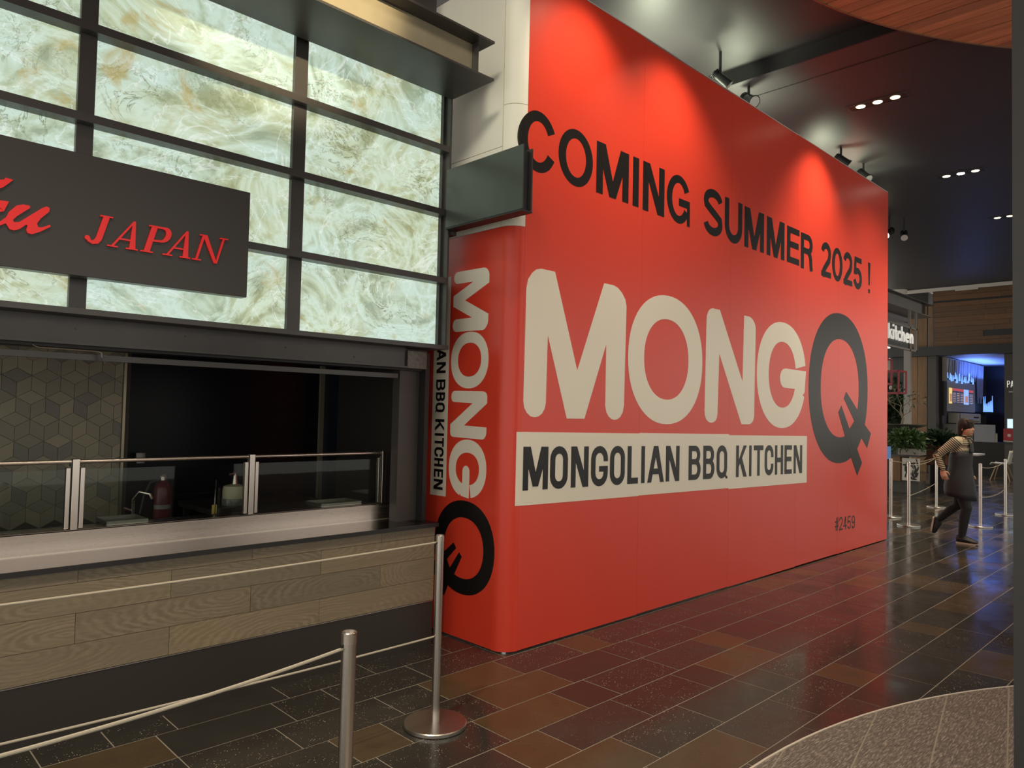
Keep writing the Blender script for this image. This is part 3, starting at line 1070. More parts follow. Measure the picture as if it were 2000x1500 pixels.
BIG_O = [superring(4.632, 5.727, 1.516, 2.593, 4.845, 5.501, 1.721, 2.394, 0, 360)]
BIG_G = [superring(6.740, 7.858, 1.483, 2.584, 6.991, 7.612, 1.694, 2.380, 12, 339),
         [[(7.862, 2.102), (7.366, 2.106), (7.315, 2.098), (7.272, 2.071), (7.248, 2.035), (7.242, 2.005), (7.248, 1.968), (7.269, 1.936), (7.300, 1.914), (7.338, 1.904), (7.60, 1.900), (7.72, 1.80), (7.83, 1.87)]]]
BIG_Q = [superring(7.934, 9.678, 1.068, 2.842, 8.251, 9.386, 1.373, 2.537, 0, 360),
         [[(8.987, 1.92), (8.914, 1.836), (9.248, 1.566), (9.471, 1.363), (9.669, 1.228), (9.798, 1.412), (9.583, 1.525), (9.333, 1.713)]],
         [[(8.845, 1.749), (8.754, 1.667), (8.953, 1.392), (9.155, 1.118), (9.344, 0.894), (9.498, 1.048), (9.327, 1.238), (9.099, 1.466)]],
         [[(9.05, 1.44), (9.20, 1.20), (9.47, 1.37), (9.26, 1.58)]]]
for g, m in (([[BIG_M]], CREAM), (BIG_O, CREAM), ([[BIG_N]], CREAM), (BIG_G, CREAM), (BIG_Q, BLACKV)):
    letter(g, lambda u, v, d: FW(u, v, d), m, hoard)
# the same logo turned a quarter on the side face
for g, m, (x0, x1, z0, z1), (ya, yb, za, zb) in (
        ([[BIG_M]], CREAM, (3.474, 4.6, 1.547, 2.584), (4.047, 3.667, 2.588, 2.151)), (BIG_O, CREAM, (4.632, 5.727, 1.516, 2.593), (4.055, 3.656, 2.148, 1.749)),
        ([[BIG_N]], CREAM, (5.775, 6.709, 1.52, 2.57), (4.045, 3.660, 1.733, 1.398)), (BIG_G, CREAM, (6.74, 7.858, 1.483, 2.584), (4.050, 3.652, 1.391, 0.985)),
        (BIG_Q, BLACKV, (7.934, 9.678, 1.068, 2.842), (4.19, 3.553, 0.965, 0.317))):
    letter(g, lambda u, v, d: SD(ya + (v - z0) / (z1 - z0) * (yb - ya), za + (u - x0) / (x1 - x0) * (zb - za), d), m, hoard)

# banner strips and MONGOLIAN BBQ KITCHEN
bt = lambda x: 1.458 + (x - 3.425) * (1.398 - 1.458) / (7.90 - 3.425)
bb = lambda x: 0.966 + (x - 3.425) * (0.891 - 0.966) / (7.90 - 3.425)
for a, b, dz in ((3.425, 4.797, .002), (4.797, 6.213, .006), (6.213, 7.90, -.003)):
    n = 60 if a < 3.5 else 1
    g = []
    for k in range(n):
        p, q = a + (b - a) * k / n, a + (b - a) * (k + 1) / n
        g.append([(p, bb(p) + dz), (q, bb(q) + dz), (q, bt(q) + dz), (p, bt(p) + dz)])
    letter([g], lambda u, v, d: FW(u, v, d), CREAM, hoard, .0014, 'banner_strip')
blet = [('M', 3.484, 3.731), ('O', 3.753, 3.939), ('N', 3.974, 4.169), ('G', 4.199, 4.398), ('O', 4.424, 4.611), ('L', 4.645, 4.785), ('I', 4.828, 4.876), ('A', 4.913, 5.148), ('N', 5.175, 5.379), ('B', 5.523, 5.718), ('B', 5.761, 5.953), ('Q', 5.991, 6.18), ('K', 6.347, 6.555), ('I', 6.601, 6.648), ('T', 6.693, 6.89), ('C', 6.92, 7.109), ('H', 7.143, 7.326), ('E', 7.358, 7.53), ('N', 7.574, 7.78)]
lt = lambda x: 1.360 + (x - 3.494) * (1.298 - 1.360) / (7.749 - 3.494)
lb = lambda x: 1.066 + (x - 3.494) * (0.998 - 1.066) / (7.749 - 3.494)
for c, x0, x1 in blet:
    xm = (x0 + x1) / 2
    put_g = glyph(c, x1 - x0, lt(xm) - lb(xm), .052, .047, True)
    letter(put_g, lambda u, v, d: FW(x0 + u, lb(x0 + u) + v, d + .0016), BLACKV, hoard)
# side strip and its turned text
letter([[R4(4.078, .972, 4.258, 2.565)]], lambda u, v, d: SD(u, v, d), CREAM, hoard, .0006, 'banner_strip')
sl = {'A': (2.033, 1.958), 'N': (1.943, 1.863)}
seq = [('M', 2.60, 2.50), ('O', 2.495, 2.425), ('N', 2.41, 2.34), ('G', 2.33, 2.255), ('O', 2.245, 2.175), ('L', 2.162, 2.105), ('I', 2.09, 2.07), ('A', 2.040, 1.955), ('N', 1.943, 1.863), ('B', 1.816, 1.736), ('B', 1.722, 1.657), ('Q', 1.647, 1.577), ('K', 1.526, 1.442), ('I', 1.424, 1.405), ('T', 1.391, 1.326), ('C', 1.322, 1.252), ('H', 1.243, 1.182), ('E', 1.164, 1.104), ('N', 1.09, 1.016)]
for c, za, zb in seq[1:]:
    g = glyph(c, za - zb, .104, .019, .017, True)
    letter(g, lambda u, v, d: SD(4.217 - v, za - u, d + .0012), BLACKV, hoard)

# ================================================================== LEFT SHOP: counter
counter = thing('serving_counter', 'long shop counter clad in grey-brown wood-look planks with stainless ledge', 'counter', (1.5, 3.93, 0))
obj('plinth', bx(-2.9, 3.136, 3.932, 3.99, 0.0, 0.298), mat('plinth_brown', (0.035, 0.029, 0.025), 0.42, 0.2), counter)
obj('plinth_edge', bx(-2.9, 3.136, 3.928, 3.94, 0.298, 0.302), STEEL, counter)
obj('carcass', bx(-2.9, 3.130, 3.945, 4.25, 0.0, 0.81), BLACK, counter)
rowz = [(.305, .4485), (.4495, .5925), (.5935, .7365), (.7375, .800)]
jo = [[1.412, 2.271], [.98, 1.842, 2.701], [1.412, 2.274], [.983, 1.844, 2.705]]
for (z0, z1), js in zip(rowz, jo):
    x = js[0]
    while x > -2.9:
        x -= .859
        js = [x] + js
    js = js + [3.137]
    for a, b in zip(js, js[1:]):
        obj('plank', bx(a + .0012, b - .0012, 3.926 + random.uniform(-.0008, .0008), 3.946, z0 + .0006, z1 - .0006), WOODT, counter)
obj('ledge', bx(-2.9, 3.146, 3.905, 4.27, .812, .826), brushed('ledge_steel', (0.21, 0.18, 0.16), 0.17, 0), counter)
obj('bend_line', bx(-2.9, 3.10, 4.244, 4.25, .826, .831), mat('bend_bright', (.75, .69, .62), .3, .9), counter)
obj('ledge_lip', bx(-2.9, 3.15, 3.902, 3.92, .800, .824), BLACK, counter)
obj('end_stone', bx(3.03, 3.150, 3.91, 4.27, .824, .828), GLOSSBLK, counter)
obj('upstand', bx(-2.9, 3.10, 4.25, 4.262, .826, .937), STEEL, counter)
obj('upstand_top', bx(-2.9, 3.10, 4.25, 4.40, .932, .938), STEEL, counter)
obj('work_top', bx(-2.9, 3.10, 4.40, 4.95, .80, .82), GLOSSBLK, counter)
obj('work_body', bx(-2.9, 3.0, 4.42, 4.93, .02, .80), BLACK, counter)

guard = thing('sneeze_guard', 'glass sneeze guard in three bays with steel uprights on the counter', 'glass screen', (1.5, 4.27, .938))
for xp in (1.035, 1.978, 2.932, .09):
    obj('upright', bx(xp - .016, xp + .016, 4.25, 4.29, .938, 1.300), STEELV, guard, bevel=.002)
for a, b in ((.09, 1.035), (1.035, 1.978), (1.978, 2.932)):
    obj('top_rail', MB().tube([(a + .02, 4.27, 1.286), (b - .02, 4.27, 1.286)], .0105, 12), STEEL, guard, smooth=True)
    obj('glass_pane', bx(a + .035, b - .035, 4.266, 4.274, .946, 1.245), GLASS, guard)
    for e in (a + .033, b - .033):
        obj('side_channel', bx(e - .010, e + .010, 4.256, 4.284, .944, 1.255), STEELV, guard, bevel=.002)
    for e in (a + .02, b - .02):
        obj('clamp', bx(e - .006, e + .006, 4.262, 4.278, 1.262, 1.282), BLACK, guard)

# things in the dark kitchen
can = thing('condiment_dispenser', 'round cream tub with clear pump top in the dark kitchen', 'tub', (2.585, 6 - .55, .82))
cx, cy = 2.40, 5.45
can.location = (cx, cy, .84)
shelf = thing('back_table', 'dark metal table under the cream tub at the kitchen back wall', 'table', (2.55, 5.5, 0))
obj('table_top', bx(2.15, 3.1, 5.3, 5.9, .80, .838), mat('dull_steel', (.12, .12, .12), .35, .8), shelf)
for px_ in (2.2, 3.05):
    for py_ in (5.34, 5.86):
        obj('leg', bx(px_ - .02, px_ + .02, py_ - .02, py_ + .02, 0, .80), mat('dull_steel', (.12, .12, .12), .35, .8), shelf)
obj('tub', MB().lathe((cx, cy, .84), [(.082, 0), (.086, .01), (.086, .115), (.080, .14), (.03, .155)], 20), mat('cream_plastic', (.66, .60, .42), .4), can, smooth=True)
obj('tub_base', MB().lathe((cx, cy, .839), [(.088, 0), (.090, .045), (.088, .05)], 20), mat('clear_grey', (.18, .18, .15), .2), can, smooth=True)
obj('pump', MB().lathe((cx, cy, .99), [(.022, 0), (.018, .03), (.012, .07)], 12), STEEL, can, smooth=True)
obj('nozzle', MB().tube([(cx, cy, 1.05), (cx, cy, 1.075), (cx - .05, cy - .02, 1.07)], .008, 8), STEEL, can)
ext = thing('fire_extinguisher', 'dark red fire extinguisher standing behind the middle glass bay', 'fire extinguisher', (1.93, 5.6, .70))
ex, ey = 1.93, 5.6
obj('cylinder', MB().lathe((ex, ey, .70), [(.05, 0), (.058, .015), (.058, .27), (.045, .31), (.022, .335)], 20), mat('extinguisher_red', (.11, .006, .010), .35), ext, smooth=True)
obj('valve', MB().lathe((ex, ey, 1.03), [(.022, 0), (.022, .03), (.014, .05)], 12), STEEL, ext)
obj('handle', MB().tube([(ex, ey, 1.07), (ex - .07, ey - .02, 1.10)], .009, 8), BLACK, ext)
obj('hose', MB().tube([(ex, ey, 1.05), (ex - .09, ey, 1.02), (ex - .13, ey, .92), (ex - .15, ey, .80)], .010, 8), BLACK, ext, smooth=True)
obj('data_label', MB().lathe((ex, ey, .83), [(.0585, 0), (.0585, .03)], 20), mat('label_white', (.22, .22, .21), .5), ext)
fb = tag(obj('extinguisher_stand', bx(1.80, 2.08, 5.45, 5.75, 0, .70), BLACK), 'black box under the dark red fire extinguisher', 'box')
fc_ = thing('faucet', 'small chrome faucet behind the glass left of the fire extinguisher', 'faucet', (1.50, 4.85, .82))
obj('spout', MB().tube([(1.50, 4.85, .82), (1.50, 4.85, 1.0), (1.52, 4.80, 1.05), (1.56, 4.74, 1.04), (1.57, 4.73, 1.01)], .009, 8), STEEL, fc_, smooth=True)
obj('lever', MB().tube([(1.50, 4.85, .93), (1.45, 4.86, .95)], .007, 8), STEEL, fc_)
obj('foot', MB().lathe((1.50, 4.85, .82), [(.028, 0), (.024, .015)], 14), STEEL, fc_)
tg = thing('hanging_tag', 'small yellow paper tag hanging on a wire behind the glass', 'tag', (1.90, 4.60, .93))
obj('paper', bx(1.885, 1.915, 4.600, 4.604, .885, .965), mat('tag_yellow', (.55, .42, .12), .6), tg)
obj('wire', MB().tube([(1.90, 4.602, .96), (1.905, 4.602, 1.12)], .002, 6), STEEL, tg)
obj('stem', MB().tube([(1.905, 4.602, .82), (1.905, 4.602, 1.12)], .004, 6), BLACK, tg)
for nm, lab, (tx, ty, tz), wd in (('steel_tray', 'shallow steel tray behind the right glass bay of the counter', (2.62, 4.36, .94), .30), ('cutting_tray', 'thin steel tray behind the middle glass bay of the counter', (1.30, 4.36, .94), .20)):
    t_ = thing(nm, lab, 'tray', (tx, ty, tz))
    obj('tray_bottom', bx(tx - wd / 2, tx + wd / 2, ty - .08, ty + .12, tz, tz + .004), mat('dull_steel', (.12, .12, .12), .35, .8), t_)
    for q in ((tx - wd / 2, tx + wd / 2, ty - .084, ty - .08), (tx - wd / 2, tx + wd / 2, ty + .12, ty + .124), (tx - wd / 2 - .004, tx - wd / 2, ty - .08, ty + .12), (tx + wd / 2, tx + wd / 2 + .004, ty - .08, ty + .12)):
        obj('rim', bx(*q, tz, tz + .022), mat('rim_steel', (.30, .28, .24), .3, .8), t_)
gp = thing('green_tub', 'small flat green dish behind the middle glass bay', 'dish', (1.72, 4.55, .82))
obj('bowl', MB().lathe((1.72, 4.60, .82), [(.06, 0), (.085, .05), (.088, .055), (.08, .053), (.055, .008)], 18), mat('green_plastic', (.05, .22, .14), .4), gp, smooth=True)
cup = thing('wall_cup', 'small grey box fixed to the dark back wall above the rail', 'wall fixture', (1.86, 5.95, 1.18))
obj('body', MB().lathe((1.87, 5.92, 1.14), [(.028, 0), (.033, .05), (.034, .075), (.030, .078)], 14), mat('fixture_grey', (.22, .22, .21), .5), cup, smooth=True)
obj('bracket', bx(1.845, 1.895, 5.92, 6.0, 1.15, 1.19), BLACK, cup)
hook = thing('wire_hook', 'thin bent wire with a hook under the header beam at left', 'hook', (.9, 4.08, 1.86))
obj('rod', MB().tube([(.78, 4.05, 1.862), (.80, 4.05, 1.852), (1.06, 4.05, 1.850), (1.075, 4.05, 1.842)], .003, 6), STEEL, hook)
obj('clip', MB().tube([(1.075, 4.05, 1.845), (1.078, 4.05, 1.82), (1.092, 4.05, 1.79)], [.006, .006, .004], 8), mat('dull_steel', (.12, .12, .12), .35, .8), hook)

# ================================================================== LIGHT BOX
lbx = thing('light_box', 'backlit onyx light box with black grid above the shop counter', 'light box', (1.5, 3.95, 2.0))
xcols = [(-1.20, -.16), (-.09, .892), (.966, 2.003), (2.084, 3.120)]
zrows = [(2.04, 2.465), (2.485, 2.945), (2.965, 3.400), (3.420, 3.835)]
for (xa, xb) in xcols:
    for (za, zb) in zrows:
        obj('onyx_panel', bx(xa - .01, xb + .01, 3.955, 3.975, za - .03, zb + .03), ONYX, lbx)
for xm, hw2 in ((-.125, .037), (.929, .037), (2.043, .0405), (-1.24, .04)):
    obj('mullion', bx(xm - hw2, xm + hw2, 3.925, 3.99, 2.03, 3.83), DARKST, lbx)
for zc in (2.480, 2.947, 3.389):
    obj('grid_bar', bx(-1.3, 3.14, 3.870, 3.962, zc - .020, zc + .020), DARKST, lbx)
obj('top_bar', bx(-1.3, 3.14, 3.870, 3.99, 3.800, 3.845), DARKST, lbx)
obj('bottom_sill', bx(-1.3, 3.165, 3.865, 4.055, 2.008, 2.036), DARKST, lbx)
obj('end_post', bx(3.118, 3.135, 3.925, 3.99, 2.036, 3.81), DARKST, lbx)
obj('end_plate', bx(3.135, 3.150, 3.868, 4.05, 2.02, 3.83), DARKST, lbx)
obj('rear_case', bx(-1.3, 3.13, 3.99, 4.055, 2.036, 3.84), BLACK, lbx)

# sign board with raised red letters
sgn = thing('sign_board', 'charcoal sign board with red JAPAN lettering hung on the onyx light box', 'sign', (.6, 3.80, 2.18))
obj('board', bx(-1.15, 1.702, 3.800, 3.868, 2.178, 2.749), BOARD, sgn, bevel=.002)


def SG(u, v, d):
    return (u, 3.80 - d, v)


def sletter(groups, m=SLABRED):
    letter(groups, SG, m, sgn, .010)


def shear(p, k=.27, z0=2.333):
    return [(u + (v - z0) * k, v) for u, v in p]


ZB, ZT = 2.335, 2.472
srf = lambda xa, xb, z: shear(R4(xa, z, xb, z + .007))
bar = lambda a, wa, b, wb_: [[(a - wa / 2, ZB), (a + wa / 2, ZB), (b + wb_ / 2, ZT), (b - wb_ / 2, ZT)]]
# J
jx = .948
sletter([[q for q in rib(shear([(jx + .018, ZT), (jx + .018, ZB + .03), (jx + .012, ZB + .014), (jx - .002, ZB + .007), (jx - .018, ZB + .012), (jx - .023, ZB + .022)]), [.026, .026, .024, .016, .012, .020])],
         [srf(jx - .010, jx + .045, ZT - .002)], [arc(jx - .022, ZB + .025, .011, .011, 0, 330, 11)]])
# A (twice)
for ax in (1.010, 1.260):
    ap = ax + .118
    sletter([[[(ax + .013, ZB), (ax + .024, ZB), (ap + .004, ZT + .002), (ap - .006, ZT + .002)]], [[(ax + .096, ZB), (ax + .124, ZB), (ap + .004, ZT + .002), (ap - .010, ZT - .008)]],
             [R4(ax + .052, ZB + .040, ax + .105, ZB + .048)], [R4(ax, ZB, ax + .046, ZB + .007)], [R4(ax + .082, ZB, ax + .134, ZB + .007)]])
# P
pxx = 1.170
sletter([[shear([(pxx, ZB), (pxx + .027, ZB), (pxx + .027, ZT), (pxx, ZT)])], [srf(pxx - .014, pxx + .043, ZB)], [srf(pxx - .014, pxx + .03, ZT - .007)],
         [[(a) for a in shear(q)] for q in rib([(pxx + .02, ZT - .005), (pxx + .055, ZT - .005)] + arc(pxx + .058, ZB + .098, .030, .034, 90, -90, 10) + [(pxx + .02, ZB + .062)], [.010] * 2 + [.012, .016, .02, .023, .025, .025, .025, .023, .018, .013, .010] + [.010])]])
# N
nx_ = 1.417
sletter([[shear([(nx_, ZB), (nx_ + .012, ZB), (nx_ + .012, ZT), (nx_, ZT)])], [shear([(nx_ + .104, ZB), (nx_ + .114, ZB), (nx_ + .114, ZT), (nx_ + .104, ZT)])],
         [shear([(nx_ - .002, ZT), (nx_ + .022, ZT), (nx_ + .114, ZB - .003), (nx_ + .098, ZB - .003)])], [srf(nx_ - .016, nx_ + .030, ZB)], [srf(nx_ - .016, nx_ + .012, ZT - .007)], [srf(nx_ + .088, nx_ + .132, ZT - .007)]])
# script letters ending in "ku"
U_OUT = [(.555, 2.337), (.589, 2.368), (.611, 2.392), (.619, 2.416), (.646, 2.45), (.67, 2.46), (.696, 2.459), (.696, 2.449), (.648, 2.402), (.635, 2.383), (.64, 2.375), (.658, 2.379), (.7, 2.419), (.742, 2.459), (.759, 2.47), (.771, 2.465), (.77, 2.448), (.739, 2.412), (.725, 2.386), (.731, 2.37), (.746, 2.373), (.775, 2.39), (.778, 2.382), (.741, 2.353), (.708, 2.334), (.691, 2.337), (.686, 2.35), (.69, 2.371), (.685, 2.373), (.66, 2.348), (.641, 2.339), (.625, 2.341), (.615, 2.356), (.61, 2.364), (.59, 2.351), (.565, 2.327)]
sletter([[U_OUT]])
sletter([rib([(.470, 2.337), (.505, 2.42), (.545, 2.50), (.585, 2.533), (.612, 2.556), (.600, 2.56)], [.022, .026, .028, .034, .018, .006])])
sletter([rib([(.500, 2.385), (.535, 2.425), (.575, 2.446), (.597, 2.446), (.590, 2.425), (.555, 2.405), (.52, 2.40)], [.012, .022, .026, .030, .028, .018, .012]), rib([(.52, 2.40), (.545, 2.365), (.560, 2.335), (.58, 2.345)], [.02, .026, .026, .014])])

# I beam above
beam = thing('steel_beam', 'weathered steel I-beam running above the onyx light box', 'beam', (1.5, 3.5, 3.74))
obj('web', bx(-3, 3.045, 3.555, 3.575, 3.752, 3.985), BEAMST, beam)
obj('web_end_plate', bx(3.045, 3.055, 3.50, 3.62, 3.752, 3.985), DARKST, beam)
obj('top_flange', bx(-3, 3.140, 3.440, 3.84, 3.985, 3.999), DARKST, beam)
obj('bottom_flange', bx(-3, 3.140, 3.440, 3.862, 3.738, 3.752), DARKST, beam)

# blade sign between the shop front and the hoarding
bld = thing('blade_sign', 'dark grey blank blade sign box projecting past the hoarding corner', 'sign', (3.15, 3.5, 2.83))
obj('face_panel', bx(3.108, 3.116, 3.122, 3.86, 2.838, 3.238), mat('blade_grey', (0.075, 0.085, 0.080), 0.24, 0.4, noise=.15, nscale=6), bld)
obj('core', bx(3.116, 3.188, 3.150, 3.86, 2.83, 3.215), BLACK, bld)
obj('far_panel', bx(3.188, 3.200, 3.128, 3.86, 2.835, 3.230), DARKST, bld)
obj('bottom_plate', bx(3.108, 3.200, 3.126, 3.86, 2.826, 2.836), BLACK, bld)
obj('mount_plate', bx(3.155, 3.205, 3.86, 4.06, 2.80, 3.26), DARKST, bld)

# ================================================================== STANCHIONS


def make_stanchion(loc, label, h=.955, holes=True):
    t = thing('rope_stanchion', label, 'stanchion', loc, 'steel queue stanchions')
    x, y, z = loc
    obj('base', MB().lathe((x, y, 0), [(.152, 0), (.160, .004), (.160, .018), (.156, .022), (.03, .024)], 48), DISC, t, smooth=True)
    p = obj('post', MB().lathe((x, y, .020), [(.0215, 0), (.0215, h - .02), (.0195, h - .02), (.0190, h - .035)], 24), STEELV, t, smooth=True)
    obj('cap_ring', MB().lathe((x, y, h - .030), [(.0222, 0), (.0222, .030), (.0200, .032), (.0195, .026)], 24), STEEL, t, smooth=True)
    return t


A = (2.367, 2.92, 0)
B = (1.155, 1.825, 0)
stA = make_stanchion(A, 'steel stanchion with whole round base in front of the red hoarding corner')
for hz in (.92, .447):
    for ch in stA.children:
        if ch.name.startswith('post'):
            for sgn_ in (-1,):
                o = obj('eyelet', MB().tube([(A[0] + sgn_ * .021, A[1], hz), (A[0] + sgn_ * .027, A[1], hz)], .006, 8), BLACK, ch)
stB = copy_tree(stA, B, 'nearest steel stanchion, cut off by the bottom edge of the photo')
L1 = copy_tree(stA, (.02, 2.92, 0), 'steel stanchion outside the left edge holding the rope from the hoarding stanchion')
L2 = copy_tree(stA, (-.55, 1.83, 0), 'steel stanchion outside the left edge holding the nearest rope')
far = [((12.03, 3.674, 0), 'steel stanchion left of the walking woman, nearest to the hoarding end'), ((12.874, 2.934, 0), 'steel stanchion just right of the walking woman'), ((14.876, 3.019, 0), 'steel stanchion at the far right beside the white chair'), ((12.835, 4.189, 0), 'steel stanchion half behind the right end of the red hoarding'), ((15.009, 4.118, 0), 'farthest steel stanchion behind the walking woman')]
for l, lab in far:
    copy_tree(stA, l, lab)
ROPE = mat('rope_grey', (.42, .38, .30), .6)


def rope(a, b, sag, label, r=.0048):
    a, b = Vector(a), Vector(b)
    n = 22
    pts = []
    for i in range(n + 1):
        t = i / n
        p = a.lerp(b, t)
        p.z -= 4 * sag * t * (1 - t)
        pts.append(p)
    return tag(obj('barrier_rope', MB().tube(pts, r, 8), ROPE, smooth=True), label, 'rope', 'thin barrier ropes')


rope((A[0] - .02, A[1], .922), (.04, 2.92, .925), .012, 'thin upper rope crossing the wood planked counter')
rope((A[0] - .02, A[1], .449), (.04, 2.92, .47), .012, 'thin lower rope running along the dark counter plinth')
rope((B[0] - .02, B[1], .912), (-.53, 1.83, .90), .045, 'thin upper rope of the nearest stanchion crossing the plinth')
f = [q[0] for q in far]
zz = lambda p, z: (p[0], p[1], z)
rope(zz(f[0], .92), zz(f[4], .92), .05, 'thin upper rope between stanchions behind the walking woman')
rope(zz(f[0], .45), zz(f[4], .45), .02, 'thin lower rope between stanchions behind the walking woman')
rope(zz(f[1], .90), zz(f[2], .92), .05, 'thin upper rope right of the woman rising to the far right stanchion')
rope(zz(f[1], .45), zz(f[2], .45), .05, 'thin lower rope right of the woman to the far right stanchion')
rope(zz(f[3], .92), zz(f[4], .92), .06, 'thin upper rope between the two farthest stanchions')
rope(zz(f[2], .92), (16.9, 3.1, .92), .06, 'thin upper rope leaving the far right stanchion to the right')

# ================================================================== CEILING LIGHTS
LAMP = mat('lamp_glow', (1.0, 0.86, 0.52), .4, emit=3.2)
LAMPW = mat('lamp_glow_white', (1.0, 0.97, 0.90), .4, emit=12)


def triple(x, y, label):
    z = 5.0
    t = thing('ceiling_downlight', label, 'ceiling light', (x, y, z), 'triple recessed downlights')
    mbx = MB()
    mbx.box(x - .09, x - .075, y - .30, y + .30, z - .006, z)
    mbx.box(x + .075, x + .09, y - .30, y + .30, z - .006, z)
    mbx.box(x - .075, x + .075, y - .30, y - .285, z - .006, z)
    mbx.box(x - .075, x + .075, y + .285, y + .30, z - .006, z)
    obj('trim_frame', mbx, DARK, t)
    obj('housing', bx(x - .075, x + .075, y - .285, y + .285, z - .003, z - .001), BLACK, t)
    for i, k in enumerate((-.175, 0, .175)):
        obj('lamp', MB().lathe((x, y + k, z - .0075), [(.046, 0), (.048, .0035)], 20), LAMPW if (label.startswith('second') and i == 1) else LAMP, t)
        obj('lamp_ring', MB().lathe((x, y + k, z - .0045), [(.060, 0), (.060, .0015)], 20), DARK, t)
    return t


triple(8.13, 2.80, 'nearest triple downlight recessed in the black ceiling above the hoarding')
triple(11.28, 2.80, 'second triple downlight with one bright white lamp, beyond the nearest')
triple(14.15, 2.80, 'farthest triple downlight partly behind the dark column')

TRK = mat('track_black', (.015, .015, .016), .35)


def track(x, y, z, dirv, label, lit=False):
    t = thing('track_spotlight', label, 'spotlight', (x, y, 5.0), 'track spotlights above the hoarding')
    d = Vector(dirv).normalized()
    p = Vector((x, y, z))
    obj('bracket', MB().tube([(x, y, 5.0 if x > 6.74 else 5.14), (x, y, z)], .014, 8), TRK, t)
    obj('lamp_head', MB().tube([p - d * .09, p - d * .03, p + d * .07, p + d * .11], [.035, .052, .056, .066], 14), TRK, t, smooth=True)
    obj('lens', MB().tube([p + d * .108, p + d * .113], [.055, .055], 14), LAMP if lit else mat('lens_white', (.7, .7, .66), .2), t)
    for k in (-.05, -.065, -.08):
        obj('cooling_fin', MB().tube([p + d * k, p + d * (k + .006)], .058, 14), TRK, t)


track(6.27, 3.61, 4.87, (.5, -.6, -.7), 'first track spotlight peeping over the hoarding top, with ribbed body')
track(6.86, 3.62, 4.86, (-.3, -.7, -.5), 'second track spotlight just right of the ribbed one')
track(9.25, 3.62, 4.85, (.5, -.6, -.6), 'third track spotlight over the middle right of the hoarding')
track(10.0, 3.62, 4.84, (-.2, -.6, -.6), 'small fourth track spotlight near the hoarding right end')
track(12.9, 4.25, 4.72, (-.75, .2, -.55), 'lit track spotlight right of the hoarding end', True)
track(13.15, 4.1, 4.70, (-.7, -.25, -.6), 'white faced track spotlight beside the lit one')
# work lights standing behind the hoarding, washing the ceiling above it
for x, y, e in ((5.6, 3.95, 90), (7.0, 3.85, 60), (9.3, 3.9, 60), (10.3, 3.9, 25)):
    spot('work_light', (x, y, 4.45), (x + .1, y - .1, 5.2), e, (0.86, 0.92, 0.66), 150, 1.0, .12)

# ================================================================== NEIGHBOUR SHOP "kitchen"
ky = 4.60
kb = thing('steel_beam', 'grey steel I-beam over the far kitchen sign beyond the hoarding', 'beam', (14.5, ky, 3.7))
KST = mat('grey_steel', (.15, .14, .13), .45, .4, noise=.2, nscale=4)
obj('web', bx(11, 16.2, ky + .1, ky + .12, 3.71, 3.94), KST, kb)
obj('top_flange', bx(11, 16.52, ky, ky + .4, 3.94, 3.955), DARK, kb)
obj('bottom_flange', bx(11, 16.52, ky, ky + .4, 3.695, 3.71), KST, kb)
obj('web_end_plate', bx(16.2, 16.21, ky + .05, ky + .18, 3.71, 3.94), KST, kb)
struct('ceiling_canopy', bx(11, 16.3, ky + .4, 7.0, 3.62, 3.70), mat('grey_soffit', (.20, .20, .22), .6))
struct('ceiling_canopy_end', bx(16.3, 17.8, 5.3, 7.0, 3.62, 3.70), mat('grey_soffit', (.20, .20, .22), .6))
ks = thing('kitchen_sign', 'framed black sign with white lowercase kitchen lettering beyond the hoarding', 'sign', (14.5, ky, 2.9))
FR = mat('frame_grey', (.20, .185, .165), .4, .5)
for q in ((11.4, 15.53, 3.340, 3.375), (11.4, 15.53, 2.915, 2.95)):
    obj('frame_rail', bx(q[0], q[1], ky, ky + .04, q[2], q[3]), FR, ks)
for xq in (15.13, 15.50):
    obj('frame_stile', bx(xq - .02, xq + .03, ky, ky + .04, 2.915, 3.70), FR, ks)
obj('back_panel', bx(11.4, 15.12, ky + .02, ky + .03, 2.95, 3.34), BLACK, ks)
LW = mat('letter_white', (.80, .78, .72), .4, emit=.35)
KS = lambda u, v, d: (13.90 + (u - 13.78) * 1.075, ky - d, v)


def kst(groups):
    letter(groups, KS, LW, ks, .02)


zb, xh, as_, sw = 3.055, .180, .275, .042
x = 13.78
kst([[R4(x, zb, x + sw, zb + as_)], [[(x + sw, zb + .07), (x + sw, zb + .11), (x + .12, zb + xh), (x + .17, zb + xh)]], [[(x + .05, zb + .11), (x + .09, zb + .13), (x + .18, zb), (x + .13, zb)]]])
x = 14.0
kst([[R4(x, zb, x + sw, zb + xh)], [R4(x, zb + .235, x + sw, zb + .275)]])
x = 14.09
kst([rib([(x + .05, zb + .26), (x + .05, zb + .05), (x + .065, zb + .025), (x + .10, zb + .02)], sw), [R4(x, zb + xh - .03, x + .11, zb + xh)]])
x = 14.235
kst([rib(arc(x + .08, zb + xh / 2, .07, .075, 45, 315, 14), sw)])
x = 14.42
kst([[R4(x, zb, x + sw, zb + as_)], rib([(x + .02, zb + .10)] + arc(x + .085, zb + .10, .062, .065, 180, 0, 10) + [(x + .147, zb)], sw)])
x = 14.64
kst([rib(arc(x + .085, zb + xh / 2, .07, .075, 0, 310, 16), sw), [R4(x + .03, zb + .078, x + .155, zb + .105)]])
x = 14.86
kst([[R4(x, zb, x + sw, zb + xh)], rib([(x + .02, zb + .10)] + arc(x + .085, zb + .10, .062, .065, 180, 0, 10) + [(x + .147, zb)], sw)])
